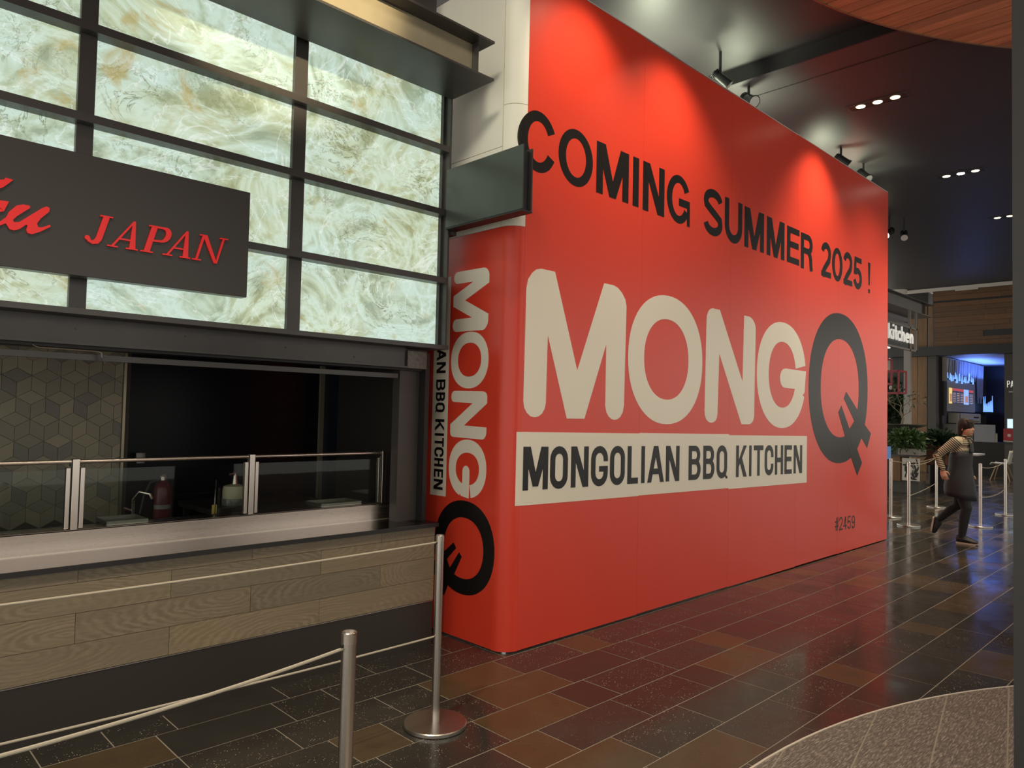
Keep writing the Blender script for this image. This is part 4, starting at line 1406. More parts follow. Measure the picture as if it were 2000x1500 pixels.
# smoke sensor dome and small box on the beam
dm = thing('ceiling_dome', 'white security dome hanging under the far white fascia', 'camera', (20.9, 7.1, 5.0))
obj('dome_base', MB().lathe((20.6, 6.55, 4.86), [(.13, 0), (.20, .06), (.20, .14)], 20), mat('dome_white', (.6, .57, .50), .5), dm, smooth=True)
obj('dome', MB().ellipsoid((20.6, 6.55, 4.86), (.12, .12, .12), 16, 10), GLOSSBLK, dm, smooth=True)

# ================================================================== PLANTERS AND DINING AREA
X0 = 17.35
LEAF1 = mat('leaf_green', (.045, .095, .022), .45, noise=.4, nscale=5)
LEAF2 = mat('leaf_dark', (.018, .045, .014), .45, noise=.4, nscale=5)
rl = random.Random(9)


def foliage(c, rad, n, ln, material, parent, spiky=False):
    mb = MB()
    for _ in range(n):
        d = Vector((rl.gauss(0, 1), rl.gauss(0, 1), rl.gauss(.35, .8))).normalized()
        rr_ = (rl.random() ** .45)
        p = Vector(c) + Vector((d.x * rad[0], d.y * rad[1], d.z * rad[2])) * rr_ * (.25 if spiky else 1)
        g = (d + Vector((rl.gauss(0, .35), rl.gauss(0, .35), rl.gauss(0, .35) + (.3 if spiky else 0)))).normalized()
        w = g.orthogonal().normalized()
        w.rotate(Matrix.Rotation(rl.random() * 6.28, 3, g))
        l = ln * rl.uniform(.7, 1.3)
        hw3 = l * (.07 if spiky else .22)
        k = g * l
        n_ = g.cross(w)
        mb.face([p, p + k * .45 + w * hw3 + n_ * hw3 * .3, p + k - Vector((0, 0, l * .15)), p + k * .45 - w * hw3 + n_ * hw3 * .3])
    o = obj('foliage', mb, material, parent, fixn=False)
    o['kind'] = 'stuff'
    return o


CONC = mat('concrete_grey', (.30, .28, .245), .7, noise=.15, nscale=12)
pl = thing('planter_box', 'light grey concrete planter with bushy green plant beside the hoarding end', 'planter', (X0, 5.3, 0))
obj('plinth', bx(X0 + .05, X0 + .55, 5.12, 6.3, 0, .25), mat('plinth_grey', (.07, .068, .062), .6), pl)
obj('cabinet', bx(X0, X0 + .6, 5.48, 6.3, .25, .79), WOODV, pl)
obj('counter_top', bx(X0 - .02, X0 + .62, 5.08, 6.3, .79, .83), DARK, pl)
obj('trough', bx(X0, X0 + .5, 5.10, 5.52, .83, .965), CONC, pl)
obj('soil', bx(X0 + .03, X0 + .47, 5.13, 5.49, .96, .972), BLACK, pl)
foliage((X0 + .2, 5.42, 1.12), (.30, .36, .24), 700, .13, LEAF1, pl)
# patterned screen panel below
ps_ = thing('pattern_screen', 'black and white cut-out patterned panel under the concrete planter', 'panel', (X0, 5.26, .30))
obj('panel', bx(X0 + .01, X0 + .03, 5.09, 5.44, .27, .76), mat('panel_white', (.62, .60, .52), .6), ps_)
mb = MB()
rp = random.Random(4)
for _ in range(26):
    y_, z_ = rp.uniform(5.13, 5.40), rp.uniform(.31, .72)
    w_, h_ = rp.uniform(.015, .05), rp.uniform(.02, .09)
    a_ = rp.uniform(-.6, .6)
    pts = [(y_ + w_ * math.cos(t) * rp.uniform(.6, 1.1) + a_ * h_ * math.sin(t), z_ + h_ * math.sin(t)) for t in [i * PI / 3 for i in range(6)]]
    d_ = .0005 * (_ + 1) / 5
    pts = [(min(5.43, max(5.10, a)), min(.75, max(.28, b))) for a, b in pts]
    mb.prism(pts, 'x', X0 + .006 - d_, X0 + .01)
o = obj('cutout_pattern', mb, BLACK, ps_)
# redwood planter with spiky plant
pw = thing('wood_planter', 'reddish wood plank planter box with dark spiky leaved plant', 'planter', (X0 + .6, 4.9, 0))
RW = wood_mat('redwood', (.13, .045, .018), (.22, .085, .035), 2, .8, .5)
for i in range(4):
    obj('plank', bx(X0 + .70, X0 + .73, 4.50 + i * .165, 4.50 + i * .165 + .158, .62, 1.04), RW, pw)
obj('box', bx(X0 + .73, X0 + 1.2, 4.50, 5.16, .60, 1.02), BLACK, pw)
obj('pedestal', bx(X0 + .80, X0 + 1.15, 4.56, 5.10, 0, .60), BLACK, pw)
foliage((X0 + .90, 4.90, 1.02), (.42, .42, .40), 420, .36, LEAF2, pw, True)
foliage((X0 + .90, 4.98, 1.15), (.25, .35, .22), 260, .14, LEAF2, pw)
# bonsai dish on a stand
bo = thing('bonsai', 'bare branched bonsai tree in a wide dark bowl behind the planters', 'plant', (X0 + 1.2, 5.7, 0))
bxx, byy = X0 + 1.3, 5.85
obj('stand', MB().lathe((bxx, byy, 0), [(.2, 0), (.2, .02), (.05, .04), (.05, 1.3), (.12, 1.34)], 16), BLACK, bo)
obj('bowl', MB().lathe((bxx, byy, 1.34), [(.15, 0), (.42, .09), (.52, .13), (.52, .15), (.40, .14)], 24), mat('bowl_moss', (.035, .035, .020), .6), bo, smooth=True)
BR = mat('bark_pale', (.20, .155, .105), .7)
obj('trunk', MB().tube([(bxx, byy, 1.48), (bxx + .02, byy - .02, 1.62), (bxx, byy + .03, 1.80), (bxx, byy + .01, 1.95)], [.035, .028, .022, .014], 8), BR, bo)
mb = MB()


def twig(p, d, l, r, dep):
    q = p + d * l
    mb.tube([p, (p + q) / 2 + Vector((0, rl.uniform(-.02, .02), .01)), q], [r, r * .8, r * .55], 5)
    if dep:
        for _ in range(3):
            nd = (d + Vector((rl.uniform(-.7, .7), rl.uniform(-.9, .9), rl.uniform(-.1, .6)))).normalized()
            twig(q, nd, l * .68, r * .55, dep - 1)


for st, dd in (((bxx, byy + .02, 1.70), (.1, .6, .6)), ((bxx, byy, 1.85), (.1, -.6, .7)), ((bxx, byy + .01, 1.93), (-.2, .3, .9)), ((bxx, byy, 1.66), (-.2, -.7, .45)), ((bxx, byy, 1.9), (0, .9, .4))):
    twig(Vector(st), Vector(dd).normalized(), .22, .011, 3)
o = obj('branches', mb, BR, bo)
o['kind'] = 'stuff'
foliage((bxx + .1, byy, 2.05), (.3, .45, .25), 70, .09, LEAF2, bo)
# dark climbing greenery on a panel behind
gwl = thing('green_wall', 'dark leafy plant wall in a frame behind the red wire lanterns', 'plant', (20.6, 6.8, 1.2))
obj('backing', bx(20.7, 20.75, 6.38, 7.4, 0, 2.9), BLACK, gwl)
foliage((20.6, 6.75, 1.7), (.12, .42, .95), 900, .15, LEAF2, gwl)
tag(obj('pole', bx(20.3, 20.4, 6.17, 6.33, 0, 3.62), mat('pole_grey', (.30, .29, .27), .6)), 'pale grey square pole behind the bonsai', 'pole')
# hanging red wire lanterns
RWIRE = mat('lantern_red', (.30, .030, .045), .4)


def lantern(c, w, h, top, label):
    t = thing('wire_lantern', label, 'lantern', (c[0], c[1], c[2] - h / 2), 'red wire box lanterns')
    x, y, z = c
    r = .016
    for sx in (-1, 1):
        for sy in (-1, 1):
            obj('upright_bar', bx(x + sx * w - r, x + sx * w + r, y + sy * w - r, y + sy * w + r, z - h / 2, z + h / 2), RWIRE, t)
    for zz_ in (z - h / 2, z + h / 2):
        for s_ in (-1, 1):
            obj('rail', bx(x - w, x + w, y + s_ * w - r, y + s_ * w + r, zz_ - r, zz_ + r), RWIRE, t)
            obj('rail', bx(x + s_ * w - r, x + s_ * w + r, y - w, y + w, zz_ - r, zz_ + r), RWIRE, t)
    obj('lamp_bulb', MB().ellipsoid((x, y, z - h * .25), (.03, .03, .05), 10, 8), mat('bulb_pale', (.6, .55, .48), .3), t, smooth=True)
    obj('cord', MB().tube([(x, y, z + h / 2), (x, y, top)], .006, 6), BLACK, t)
    obj('socket', MB().tube([(x, y, z - h * .25 + .04), (x, y, z + h / 2)], .012, 8), BLACK, t)


lantern((15.6, 5.38, 2.56), .22, .50, 3.62, 'upper red wire box lantern hanging beside the hoarding end')
lantern((17.3, 5.66, 2.42), .24, .48, 3.62, 'lower red wire box lantern above the bonsai')
# small blue screen edge by hoarding end
tb = thing('tablet_stand', 'small blue lit screen edge on a stand beside the hoarding end', 'screen', (16.6, 5.5, 0))
obj('stand', bx(16.62, 16.66, 5.48, 5.56, 0, .75), BLACK, tb)
obj('screen', bx(16.60, 16.63, 5.43, 5.61, .75, 1.02), mat('screen_blue', (.06, .14, .30), .3, emit=.5), tb)

# table and chair
TOP = mat('table_white', (.48, .46, .42), .4)
tt = thing('dining_table', 'white topped dining table behind the walking woman', 'table', (20.0, 5.2, 0))
obj('table_top', bx(19.6, 20.3, 4.53, 5.98, .79, .83), TOP, tt, bevel=.004)
for yq in (4.9, 5.6):
    obj('column', MB().tube([(19.95, yq, .02), (19.95, yq, .79)], .035, 12), BLACK, tt)
    obj('foot', MB().lathe((19.95, yq, 0), [(.25, 0), (.25, .012), (.05, .03)], 20), BLACK, tt)
CHW = mat('chair_white', (.60, .59, .54), .35)
chm = thing('shell_chair', 'white moulded shell chair with splayed wooden legs at the far right', 'chair', (23.5, 4.85, 0))
mb = MB()
prof = [(-.24, .43), (-.20, .445), (-.08, .435), (.08, .43), (.17, .45), (.205, .52), (.225, .62), (.245, .74), (.255, .82)]
NSEGC = 8
rowsv = []
for i, (a, z) in enumerate(prof):
    wdt = .23 if i < 5 else .23 - .02 * (i - 4)
    r_ = []
    for k in range(NSEGC + 1):
        u = -1 + 2 * k / NSEGC
        lift = .05 * u * u if 0 < i < 5 else 0
        back = -.05 * u * u if i >= 5 else 0
        r_.append((23.5 + u * wdt, 4.85 - (a + back), z + lift))
    rowsv.append(r_)
n0 = 0
for r_ in rowsv:
    mb.v += r_
for i in range(len(prof) - 1):
    for k in range(NSEGC):
        q = i * (NSEGC + 1) + k
        mb.f.append((q, q + 1, q + NSEGC + 2, q + NSEGC + 1))
o = obj('shell_seat', mb, CHW, chm, smooth=True)
md = o.modifiers.new('solid', 'SOLIDIFY')
md.thickness = .014
LEG = mat('leg_wood', (.34, .22, .12), .5)
for sx in (-1, 1):
    for sy in (-1, 1):
        obj('leg', MB().tube([(23.5 + sx * .24, 4.85 + sy * .23, 0), (23.5 + sx * .12, 4.85 + sy * .10, .43)], [.012, .017], 8), LEG, chm)

# ================================================================== RESTAURANT AT THE FAR END
rc = thing('restaurant_counter', 'dark restaurant counter with grey panel at the far right end', 'counter', (fx + .5, 5.5, 0))
obj('body', bx(fx + .32, fx + .9, 5.0, 6.78, 0, .95), mat('counter_dark', (.014, .013, .013), .35), rc)
obj('top', bx(fx + .31, fx + .95, 5.0, 6.78, .95, .985), BLACK, rc)
obj('grey_screen', bx(fx + .3, fx + .34, 5.39, 5.93, .985, 1.50), mat('screen_grey', (.24, .25, .28), .35), rc)
obj('left_panel', bx(fx + .32, fx + .36, 5.96, 6.78, .985, 1.50), mat('panel_grey', (.10, .098, .092), .5), rc)
obj('end_trim', bx(fx + .28, fx + .35, 5.34, 5.38, .985, 1.25), CONC, rc)
mch = thing('drink_machine', 'pale cream kitchen machine below the restaurant menu screens', 'machine', (26.2, 6.5, .985))
CRM = mat('machine_cream', (.48, .45, .38), .35)
obj('stand', bx(25.95, 28.6, 6.42, 6.77, .985, 1.52), BLACK, mch)
obj('body', bx(26.3, 28.6, 6.50, 6.77, 1.52, 1.84), CRM, mch, bevel=.03)
obj('front_curve', MB().tube([(26.7, 6.48, 1.66), (28.2, 6.48, 1.62)], .05, 10), CRM, mch, smooth=True)
obj('end_block', bx(25.9, 26.0, 6.50, 6.77, 1.52, 1.84), CRM, mch)
obj('slot', bx(27.7, 28.3, 6.492, 6.50, 1.70, 1.74), BLACK, mch)
mn = thing('menu_board', 'grey menu board with lit menu screens in the far restaurant', 'menu', (27, 6.7, 1.89))
obj('backboard', bx(25.55, 28.8, 6.72, 6.78, 1.89, 2.86), mat('board_grey', (.30, .285, .26), .5), mn)
obj('side_block', bx(25.3, 25.55, 6.72, 6.78, 1.75, 2.86), BLACK, mn)


def screen(x0, x1, col, stripe, label=None):
    s_ = obj('screen', bx(x0, x1, 6.705, 6.72, 2.14, 2.63), mat('screen_%d' % int(x0 * 100), col, .3, emit=.9), mn)
    if stripe:
        obj('heading', bx(x0, x1, 6.700, 6.705, 2.55, 2.63), mat('screen_red', (.35, .06, .07), .3, emit=.8), s_)
        for k in range(6):
            obj('text_row', bx(x0 + .06, x1 - .14, 6.700, 6.705, 2.19 + .055 * k, 2.205 + .055 * k), mat('screen_text', (.35, .36, .42), .3, emit=.7), s_)
            obj('food_picture', bx(x1 - .12, x1 - .04, 6.700, 6.705, 2.185 + .055 * k, 2.22 + .055 * k), mat('screen_food', (.30, .15, .10), .3, emit=.7), s_)


screen(25.76, 26.05, (.60, .46, .16), False)
obj('promo_picture', bx(25.80, 26.0, 6.700, 6.705, 2.2, 2.45), mat('promo', (.45, .20, .14), .3, emit=.6), mn)
for a in (26.07, 26.50, 26.93):
    screen(a, a + .41, (.035, .035, .06), True)
screen(27.42, 27.95, (.22, .36, .75), False)
obj('promo_picture', bx(27.52, 27.85, 6.700, 6.705, 2.2, 2.42), mat('promo', (.45, .20, .14), .3, emit=.6), mn)
screen(27.98, 28.5, (.035, .035, .06), True)
# feather / icicle panel glowing blue
ip = thing('icicle_curtain', 'curtain of hanging icicle shapes lit blue at the tips', 'decoration', (27, 6.7, 2.8))
obj('top_rail', bx(25.32, 29.8, 6.70, 6.78, 3.50, 3.56), FR, ip)
obj('end_post', bx(25.28, 25.36, 6.66, 6.78, 2.82, 3.56), CONC, ip)
ri = random.Random(21)
ICE = mat('icicle_grey', (.24, .25, .30), .3)
ICEB = mat('icicle_tip_lit', (.20, .42, 1.0), .3, emit=.75)
xq = 25.42
while xq < 29.7:
    ln_ = ri.uniform(.58, .72) if xq < 28.9 else ri.uniform(1.2, 1.5)
    w_ = ri.uniform(.05, .085)
    y_ = 6.70 + ri.uniform(-.03, .03)
    o = obj('icicle', MB().tube([(xq, y_, 3.52), (xq + ri.uniform(-.03, .03), y_, 3.52 - ln_ * .5), (xq + ri.uniform(-.04, .04), y_, 3.52 - ln_ * .9)], [w_, w_ * .7, w_ * .35], 6), ICE, ip)
    if xq < 28.3:
        obj('lit_tip', MB().tube([(xq, y_ - .03, 3.52 - ln_ * ri.uniform(.55, .75)), (xq + .01, y_ - .03, 3.52 - ln_)], [w_ * .25, w_ * .42], 6), ICEB, o)
    xq += ri.uniform(.15, .21)
ib = thing('icicle_cluster', 'small cluster of blue lit icicles right of the menu screens', 'decoration', (28.7, 6.4, 2.0))
obj('tray', bx(28.9, 30.3, 6.3, 6.789, 1.86, 1.92), BLACK, ib)
for k in range(9):
    xk = 28.98 + k * .145
    obj('lit_icicle', MB().tube([(xk, 6.5, 1.92), (xk + ri.uniform(-.03, .03), 6.5, 1.92 + ri.uniform(.28, .62))], [.024, .008], 6), ICEB, ib)
# letters on the right hand wall
pn = thing('wall_sign', 'white cut-off lettering on the dark wall at the far right', 'sign', (fx, 4.9, 2.55))
PNF = lambda u, v, d: (fx + .02 - d, 5.03 - u, v)
for c, u0 in (('P', 0), ('A', .085), ('N', .175)):
    letter(glyph(c, .075, .19, .018, .018), lambda u, v, d: PNF(u0 + u, 2.60 + v, d), LW, pn, .01)
obj('underline_text', bx(fx + .005, fx + .02, 4.75, 4.99, 2.45, 2.49), mat('sign_dim', (.30, .29, .27), .5), pn)
po = thing('red_poster', 'small dark red notice on the far right wall beside the counter', 'poster', (fx, 5.0, 1.05))
obj('sheet', bx(fx - .05, fx - .04, 4.87, 5.11, 1.03, 1.40), mat('poster_red', (.28, .020, .025), .5), po)
obj('emblem', bx(fx - .054, fx - .05, 4.93, 5.01, 1.17, 1.25), mat('poster_white', (.45, .42, .40), .5), po)
obj('edge', bx(fx - .053, fx - .05, 4.87, 5.11, 1.03, 1.055), mat('poster_white', (.45, .42, .40), .5), po)
fr_ = thing('lit_cabinet', 'pale blue lit glass cabinet behind the red notice', 'cabinet', (fx, 4.9, 1.0))
obj('cabinet_body', bx(fx - .01, fx + .02, 4.72, 5.04, 1.0, 1.70), mat('cab_grey', (.16, .17, .19), .4), fr_)
obj('lit_front', bx(fx - .018, fx - .01, 4.74, 5.02, 1.42, 1.68), mat('cab_glow', (.45, .62, .80), .4, emit=.9), fr_)

# ================================================================== DARK COLUMN AT RIGHT EDGE
COLM = mat('column_grey', (.045, .045, .044), .55, noise=.1, nscale=3)
cd = Vector((fw.x, fw.y, 0)).normalized()
cr = Vector((cd.y, -cd.x, 0))
dcol = 2.4
e0 = (1979 - 1000) / 1421.3 * dcol
cpts = [cd * dcol + cr * e0, cd * dcol + cr * (e0 + .5), cd * (dcol + .34) + cr * (e0 + .72), cd * (dcol + .34) + cr * (e0 + .30)]
cl = thing('square_column', 'dark grey column cut off by the right edge of the photo', 'column', (cpts[0].x, cpts[0].y, 0))
obj('shaft', MB().prism([(p.x, p.y) for p in cpts], 'z', 0.0045, 5.14), COLM, cl)

# ================================================================== WALKING WOMAN
PX, PY = 10.985, 2.687


def P(f_, s_, z_):           # f forwards (-Y), s to her left (+X), z up
    return Vector((PX + s_, PY - f_, z_))


DIRF, DIRL, DIRU = Vector((0, -1, 0)), Vector((1, 0, 0)), Vector((0, 0, 1))


def limb(mb, pts, rs, seg=12):
    mb.tube(pts, rs, seg)
    for p, r in zip(pts, rs):
        mb.ellipsoid(p, (r, r, r), 12, 8)


def fuse(name, mb, material, parent, voxel=.006, it=3, fac=.5):
    o = obj(name, mb, material, None, fixn=False)
    bm = bmesh.new()
    bm.from_mesh(o.data)
    bmesh.ops.recalc_face_normals(bm, faces=bm.faces)
    bm.to_mesh(o.data)
    bm.free()
    r = o.modifiers.new('r', 'REMESH')
    r.mode = 'VOXEL'
    r.voxel_size = voxel
    sm = o.modifiers.new('s', 'SMOOTH')
    sm.factor, sm.iterations = fac, it
    dg = bpy.context.evaluated_depsgraph_get()
    me = bpy.data.meshes.new_from_object(o.evaluated_get(dg))
    o.modifiers.clear()
    o.data = me
    me.materials.clear()
    me.materials.append(material)
    me.polygons.foreach_set('use_smooth', [True] * len(me.polygons))
    attach(o, parent)
    return o


SKIN = mat('skin', (.56, .30, .19), .5, noise=.06, nscale=20)
HAIR = mat('hair_brown', (.022, .013, .009), .62, 0.0, 0.3, noise=.3, nscale=60)
APRON = mat('apron_black', (.017, .018, .021), .7, noise=.25, nscale=9)
LEGG = mat('leggings_black', (.008, .008, .009), .75)
SHOE = mat('shoe_black', (.012, .012, .014), .55)
SOLE = mat('shoe_sole', (.48, .40, .32), .6)
woman = thing('person', 'woman in striped sweater and long black apron walking to the right, one foot lifted', 'person', (PX, PY, 0))

J = dict(hipR=P(-.05, -.085, .83), kneeR=P(.045, -.085, .47), ankR=P(-.01, -.085, .09), hipL=P(-.05, .085, .83), kneeL=P(-.09, .085, .48), ankL=P(-.325, .085, .255),
         pel=P(-.05, 0, .86), waist=P(-.05, 0, 1.0), chest=P(-.035, 0, 1.18), top=P(-.015, 0, 1.30), neck=P(.012, 0, 1.37),
         shR=P(-.07, -.165, 1.325), elR=P(-.255, -.225, 1.135), wrR=P(-.195, -.235, .945), shL=P(.0, .165, 1.325), elL=P(-.06, .235, 1.09), wrL=P(.0, .235, .885))
body = MB()
# trunk
E3 = lambda mb, c, r: mb.ellipsoid(c, r, 20, 12)
E3(body, J['pel'], (.155, .115, .12))
E3(body, J['waist'], (.135, .105, .13))
E3(body, J['chest'], (.150, .112, .15))
E3(body, J['top'], (.135, .085, .08))
limb(body, [J['neck'] - Vector((0, 0, .05)), P(.02, 0, 1.45)], [.052, .048])
limb(body, [J['shR'], J['elR'], J['wrR']], [.046, .037, .027])
limb(body, [J['shL'], J['elL'], J['wrL']], [.046, .037, .027])
limb(body, [P(-.01, -.06, 1.34), J['shR']], [.05, .046])
limb(body, [P(-.01, .06, 1.34), J['shL']], [.05, .046])
limb(body, [J['hipR'], J['kneeR'], J['kneeR'] + Vector((0, .015, -.11)), J['ankR']], [.082, .055, .053, .034])
limb(body, [J['hipL'], J['kneeL'], J['kneeL'] + Vector((0, .08, -.06)), J['ankL']], [.082, .055, .053, .034])
# head, turned a little towards the camera
hy = math.radians(-22)
HF = (DIRF * math.cos(hy) + DIRL * math.sin(hy)).normalized()
HL = DIRU.cross(HF).normalized()
HC = P(.022, -.0, 1.508)
HR = Matrix((HF, HL, DIRU)).transposed()
Hp = lambda a, b, c: HC + HF * a + HL * b + DIRU * c


def he(mb, c, r, seg=16, rg=10):
    mb.ellipsoid(Hp(*c), r, seg, rg, HR)


he(body, (-.005, 0, .02), (.092, .073, .092), 24, 16)
he(body, (.028, 0, -.035), (.062, .060, .075), 24, 16)
he(body, (.058, 0, -.085), (.026, .026, .018))
for sgn_ in (-1, 1):
    he(body, (.052, .034 * sgn_, -.030), (.026, .022, .022))
    he(body, (.066, .028 * sgn_, .018), (.016, .022, .008))
    he(body, (-.006, .074 * sgn_, -.012), (.017, .008, .029))
    he(body, (.088, .010 * sgn_, -.030), (.010, .009, .008))
body.tube([Hp(.082, 0, .010), Hp(.096, 0, -.012), Hp(.103, 0, -.028)], [.007, .009, .011], 10)
he(body, (.101, 0, -.028), (.012, .011, .010))
he(body, (.082, 0, -.058), (.014, .022, .007))
he(body, (.080, 0, -.068), (.013, .019, .007))
# hands


def hand(wr, el, side, curl):
    d = (wr - el).normalized()
    kn = wr + d * .085
    fwd = DIRF
    fwd = (fwd - d * fwd.dot(d)).normalized()
    nrm = d.cross(fwd).normalized()          # across the back of the hand
    # palm
    R_ = Matrix((d, fwd, nrm)).transposed()
    body.ellipsoid(wr + d * .045, (.050, .038, .017), 16, 10, R_)
    body.ellipsoid(wr + d * .070, (.026, .040, .016), 16, 10, R_)
    inward = nrm * (1 if nrm.dot(DIRL) * side < 0 else -1)
    for i, (o_, l_) in enumerate(((.030, .068), (.010, .076), (-.010, .070), (-.029, .056))):
        a = wr + d * (.082 - abs(i - 1) * .005) + fwd * o_
        c1 = (d + inward * curl * .5).normalized()
        c2 = (d * .75 + inward * curl * 1.2).normalized()
        c3 = (d * .25 + inward * curl * 1.5).normalized()
        b = a + c1 * l_ * .45
        c = b + c2 * l_ * .32
        e = c + c3 * l_ * .23
        limb(body, [a, b, c, e], [.0095, .009, .0082, .0072], 8)
    t0 = wr + d * .022 + fwd * .028
    t1 = t0 + (d * .55 + fwd * .75 + inward * .25).normalized() * .036
    t2 = t1 + (d * .95 + fwd * .15 + inward * .35).normalized() * .030
    limb(body, [wr + d * .012 + fwd * .012, t0, t1, t2], [.014, .0125, .010, .0085], 8)


hand(J['wrR'], J['elR'] + Vector((0, 0, .0)), -1, .75)
hand(J['wrL'], J['elL'], 1, .75)
fuse('body', body, SKIN, woman, .0048, 3)
EYE = mat('eye_dark', (.012, .009, .008), .25)
for sgn_ in (-1, 1):
    mb = MB()
    he(mb, (.079, .030 * sgn_, .002), (.005, .013, .005))
    obj('eye', mb, EYE, woman, smooth=True)
    mb = MB()
    he(mb, (.083, .031 * sgn_, .022), (.006, .019, .0035))
    obj('eyebrow', mb, HAIR, woman, smooth=True)
mb = MB()
he(mb, (.093, 0, -.063), (.006, .019, .005))
obj('mouth', mb, mat('lips', (.42, .13, .10), .45), woman, smooth=True)
# hair: short bob with a fringe
hair = MB()
he(hair, (-.012, 0, .036), (.106, .087, .100), 24, 16)
he(hair, (-.052, 0, -.020), (.062, .074, .080), 24, 16)
he(hair, (-.060, 0, -.080), (.042, .058, .045), 20, 12)
for sgn_ in (-1, 1):
    he(hair, (-.028, .070 * sgn_, .010), (.045, .018, .060))
    he(hair, (.022, .064 * sgn_, .042), (.040, .020, .040))
    he(hair, (-.045, .062 * sgn_, -.055), (.030, .020, .055))
for b_ in (-.045, -.022, 0, .022, .045):
    hair.tube([Hp(.045, b_ * .7, .105), Hp(.082 - abs(b_) * .35, b_, .070), Hp(.090 - abs(b_) * .5, b_ * 1.1, .040)], [.020, .018, .010], 8)
fuse('hair', hair, HAIR, woman, .006, 2)

# sweater with stripes running round trunk and sleeves
sw_ = MB()
E3(sw_, J['waist'] + Vector((0, 0, .03)), (.148, .116, .12))
E3(sw_, J['chest'], (.164, .126, .16))
E3(sw_, J['top'], (.146, .098, .085))
limb(sw_, [P(-.02, -.05, 1.335), P(-.05, -.12, 1.335), J['shR'], J['elR'], J['wrR'] + Vector((0, .003, .03))], [.060, .060, .062, .054, .042])
limb(sw_, [P(-.01, .05, 1.335), P(0, .12, 1.335), J['shL'], J['elL'], J['wrL'] + Vector((0, .003, .02))], [.060, .060, .062, .054, .042])
limb(sw_, [P(.006, 0, 1.34), P(.014, 0, 1.385)], [.068, .058])
m, nt, b = new_mat('striped_knit')
at = nt.nodes.new('ShaderNodeAttribute')
at.attribute_name = 'stripe'
mu = nt.nodes.new('ShaderNodeMath')
mu.operation = 'MULTIPLY'
mu.inputs[1].default_value = 1 / .023
nt.links.new(at.outputs['Fac'], mu.inputs[0])
fr2 = nt.nodes.new('ShaderNodeMath')
fr2.operation = 'FRACT'
nt.links.new(mu.outputs[0], fr2.inputs[0])
rmp = ramp(nt, fr2.outputs[0], [(0.40, (.52, .43, .28)), (0.50, (.018, .015, .013)), (0.92, (.018, .015, .013)), (1.0, (.52, .43, .28))])
nt.links.new(rmp.outputs[0], b.inputs['Base Color'])
b.inputs['Roughness'].default_value = .85
sweater = fuse('sweater', sw_, m, woman, .007, 3)
base_off = Vector((PX, PY, 0))
segs = [(J['shR'], J['elR'], 0), (J['elR'], J['wrR'], .25), (J['shL'], J['elL'], 0), (J['elL'], J['wrL'], .25)]
attr = sweater.data.attributes.new('stripe', 'FLOAT', 'POINT')
vals = []
for v in sweater.data.vertices:
    p = v.co
    best = None
    for a_, b_, o_ in segs:
        ab = b_ - a_
        t = max(-.15, min(1.1, (p - a_).dot(ab) / ab.length_squared))
        dd = (p - (a_ + ab * t)).length
        if best is None or dd < best[0]:
            best = (dd, o_ + t * ab.length)
    out = abs(p.x - PX) > .135 or best[0] < .068
    vals.append(best[1] if out else p.z)
attr.data.foreach_set('value', vals)
for wr, el in ((J['wrR'], J['elR']), (J['wrL'], J['elL'])):
    d = (wr - el).normalized()
    obj('cuff', MB().tube([wr - d * .045, wr - d * .03, wr - d * .008], [.043, .041, .036], 14), LEGG, woman, smooth=True)
obj('collar', MB().tube([P(.008, 0, 1.372), P(.012, 0, 1.387)], [.064, .060], 18), LEGG, woman, smooth=True)

# apron: wrapped skirt with a bib and straps


def loft(mb, rings_, seg=40, wob=0.0):
    base = []
    for i, (c, rf, rs2, tilt) in enumerate(rings_):
        n = len(mb.v)
        for k in range(seg):
            a = 2 * PI * k / seg
            w_ = 1 + wob * (i / len(rings_)) ** 1.5 * math.sin(a * 6 + i * .35)
            mb.v.append(tuple(c + DIRF * rf * w_ * math.cos(a) + DIRL * rs2 * w_ * math.sin(a) + DIRU * tilt * math.cos(a)))
        base.append(n)
    for a, b_ in zip(base, base[1:]):
        for k in range(seg):
            mb.f.append((a + k, a + (k + 1) % seg, b_ + (k + 1) % seg, b_ + k))
    return mb


ap = loft(MB(), [(P(-.035, 0, 1.195), .128, .166, .03), (P(-.04, 0, 1.12), .134, .166, .015), (P(-.045, 0, 1.02), .132, .160, 0), (P(-.05, 0, .93), .146, .172, 0), (P(-.055, 0, .82), .168, .186, 0),
                (P(-.055, 0, .74), .180, .190, 0), (P(-.05, 0, .66), .186, .190, -.02), (P(-.045, 0, .595), .186, .188, -.035)], 48, .045)
o = obj('apron', ap, APRON, woman, smooth=True)
md = o.modifiers.new('solid', 'SOLIDIFY')
md.thickness = .005
mb = MB()
nu, nv = 8, 6
grid = []
for j in range(nv + 1):
    z_ = 1.18 + .135 * j / nv
    for i in range(nu + 1):
        s_ = -.085 + .17 * i / nu
        ff = -.035 + .136 * math.sqrt(max(0, 1 - (s_ / .19) ** 2)) * (1 - .10 * (j / nv) ** 2) + .004
        grid.append(P(ff, s_, z_))
mb.v = [tuple(g) for g in grid]
for j in range(nv):
    for i in range(nu):
        q = j * (nu + 1) + i
        mb.f.append((q, q + 1, q + nu + 2, q + nu + 1))
o = obj('apron_bib', mb, APRON, woman, smooth=True)
md = o.modifiers.new('solid', 'SOLIDIFY')
md.thickness = .004
for s_ in (-.075, .075):
    obj('apron_strap', MB().tube([P(.085, s_, 1.31), P(.055, s_ * .95, 1.375), P(-.01, s_ * .9, 1.405), P(-.09, s_ * .6, 1.35), P(-.15, s_ * .2, 1.22)], .006, 8), APRON, woman, smooth=True)
lg = MB()
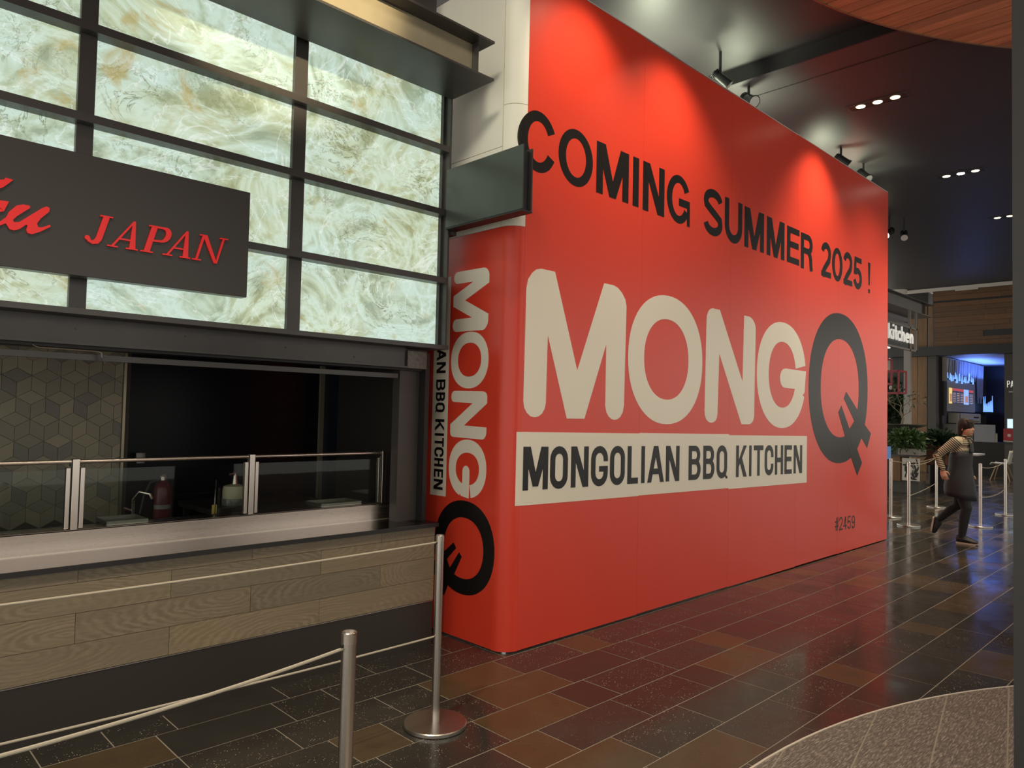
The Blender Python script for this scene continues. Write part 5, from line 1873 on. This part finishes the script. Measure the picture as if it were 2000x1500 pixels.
limb(lg, [J['hipR'], J['kneeR'], J['kneeR'] + Vector((0, .02, -.11)), J['ankR'] + Vector((0, 0, -.01))], [.094, .066, .062, .042])
limb(lg, [J['hipL'], J['kneeL'], J['kneeL'] + Vector((0, .085, -.065)), J['ankL']], [.094, .066, .060, .042])
E3(lg, J['pel'], (.165, .125, .11))
fuse('leggings', lg, LEGG, woman, .008, 3)


def shoe(heel, toe, upv, label):
    d = (toe - heel).normalized()
    upv = (upv - d * upv.dot(d)).normalized()
    l_ = upv.cross(d).normalized()
    L = (toe - heel).length
    q = lambda a, b_, c: heel + d * a * L + l_ * b_ + upv * c
    mb = MB()
    prof_ = [(0, .030, .090), (.12, .040, .100), (.30, .041, .100), (.48, .044, .084), (.68, .049, .066), (.86, .044, .054), (.98, .026, .036)]
    rings_ = []
    for a, w_, h_ in prof_:
        n = len(mb.v)
        for k in range(14):
            t = 2 * PI * k / 14
            mb.v.append(tuple(q(a, w_ * math.cos(t) * (1 if math.sin(t) < .3 else .78), .014 + h_ / 2 + h_ / 2 * math.sin(t))))
        rings_.append(n)
    for a, b_ in zip(rings_, rings_[1:]):
        for k in range(14):
            mb.f.append((a + k, a + (k + 1) % 14, b_ + (k + 1) % 14, b_ + k))
    mb.f.append(tuple(rings_[0] + k for k in range(14)))
    mb.f.append(tuple(rings_[-1] + k for k in range(14)))
    o = obj('shoe', mb, SHOE, woman, smooth=True)
    mb = MB()
    outl = [(-.02, .022), (.05, .036), (.30, .038), (.50, .043), (.70, .049), (.88, .045), (1.0, .022)]
    pts = [(a, w_) for a, w_ in outl] + [(a, -w_) for a, w_ in reversed(outl)]
    n = len(pts)
    for c in (-.002, .018):
        mb.v += [tuple(q(a, w_, c + (.012 if a > .95 and c < 0 else 0))) for a, w_ in pts]
    mb.f.append(tuple(range(n)))
    mb.f.append(tuple(range(n, 2 * n)))
    for i in range(n):
        mb.f.append((i, (i + 1) % n, n + (i + 1) % n, n + i))
    obj('sole', mb, SOLE, o)
    mb = MB()
    for k in range(3):
        mb.tube([q(.42 + .08 * k, -.022, .088 - .010 * k), q(.42 + .08 * k, 0, .094 - .010 * k), q(.42 + .08 * k, .022, .088 - .010 * k)], .003, 6)
    obj('laces', mb, LEGG, o)


shoe(P(-.065, -.085, .003), P(.180, -.095, .003), DIRU, 'standing')
shoe(P(-.385, .085, .29), P(-.415, .085, .075), (DIRF + DIRU * .1).normalized(), 'lifted')
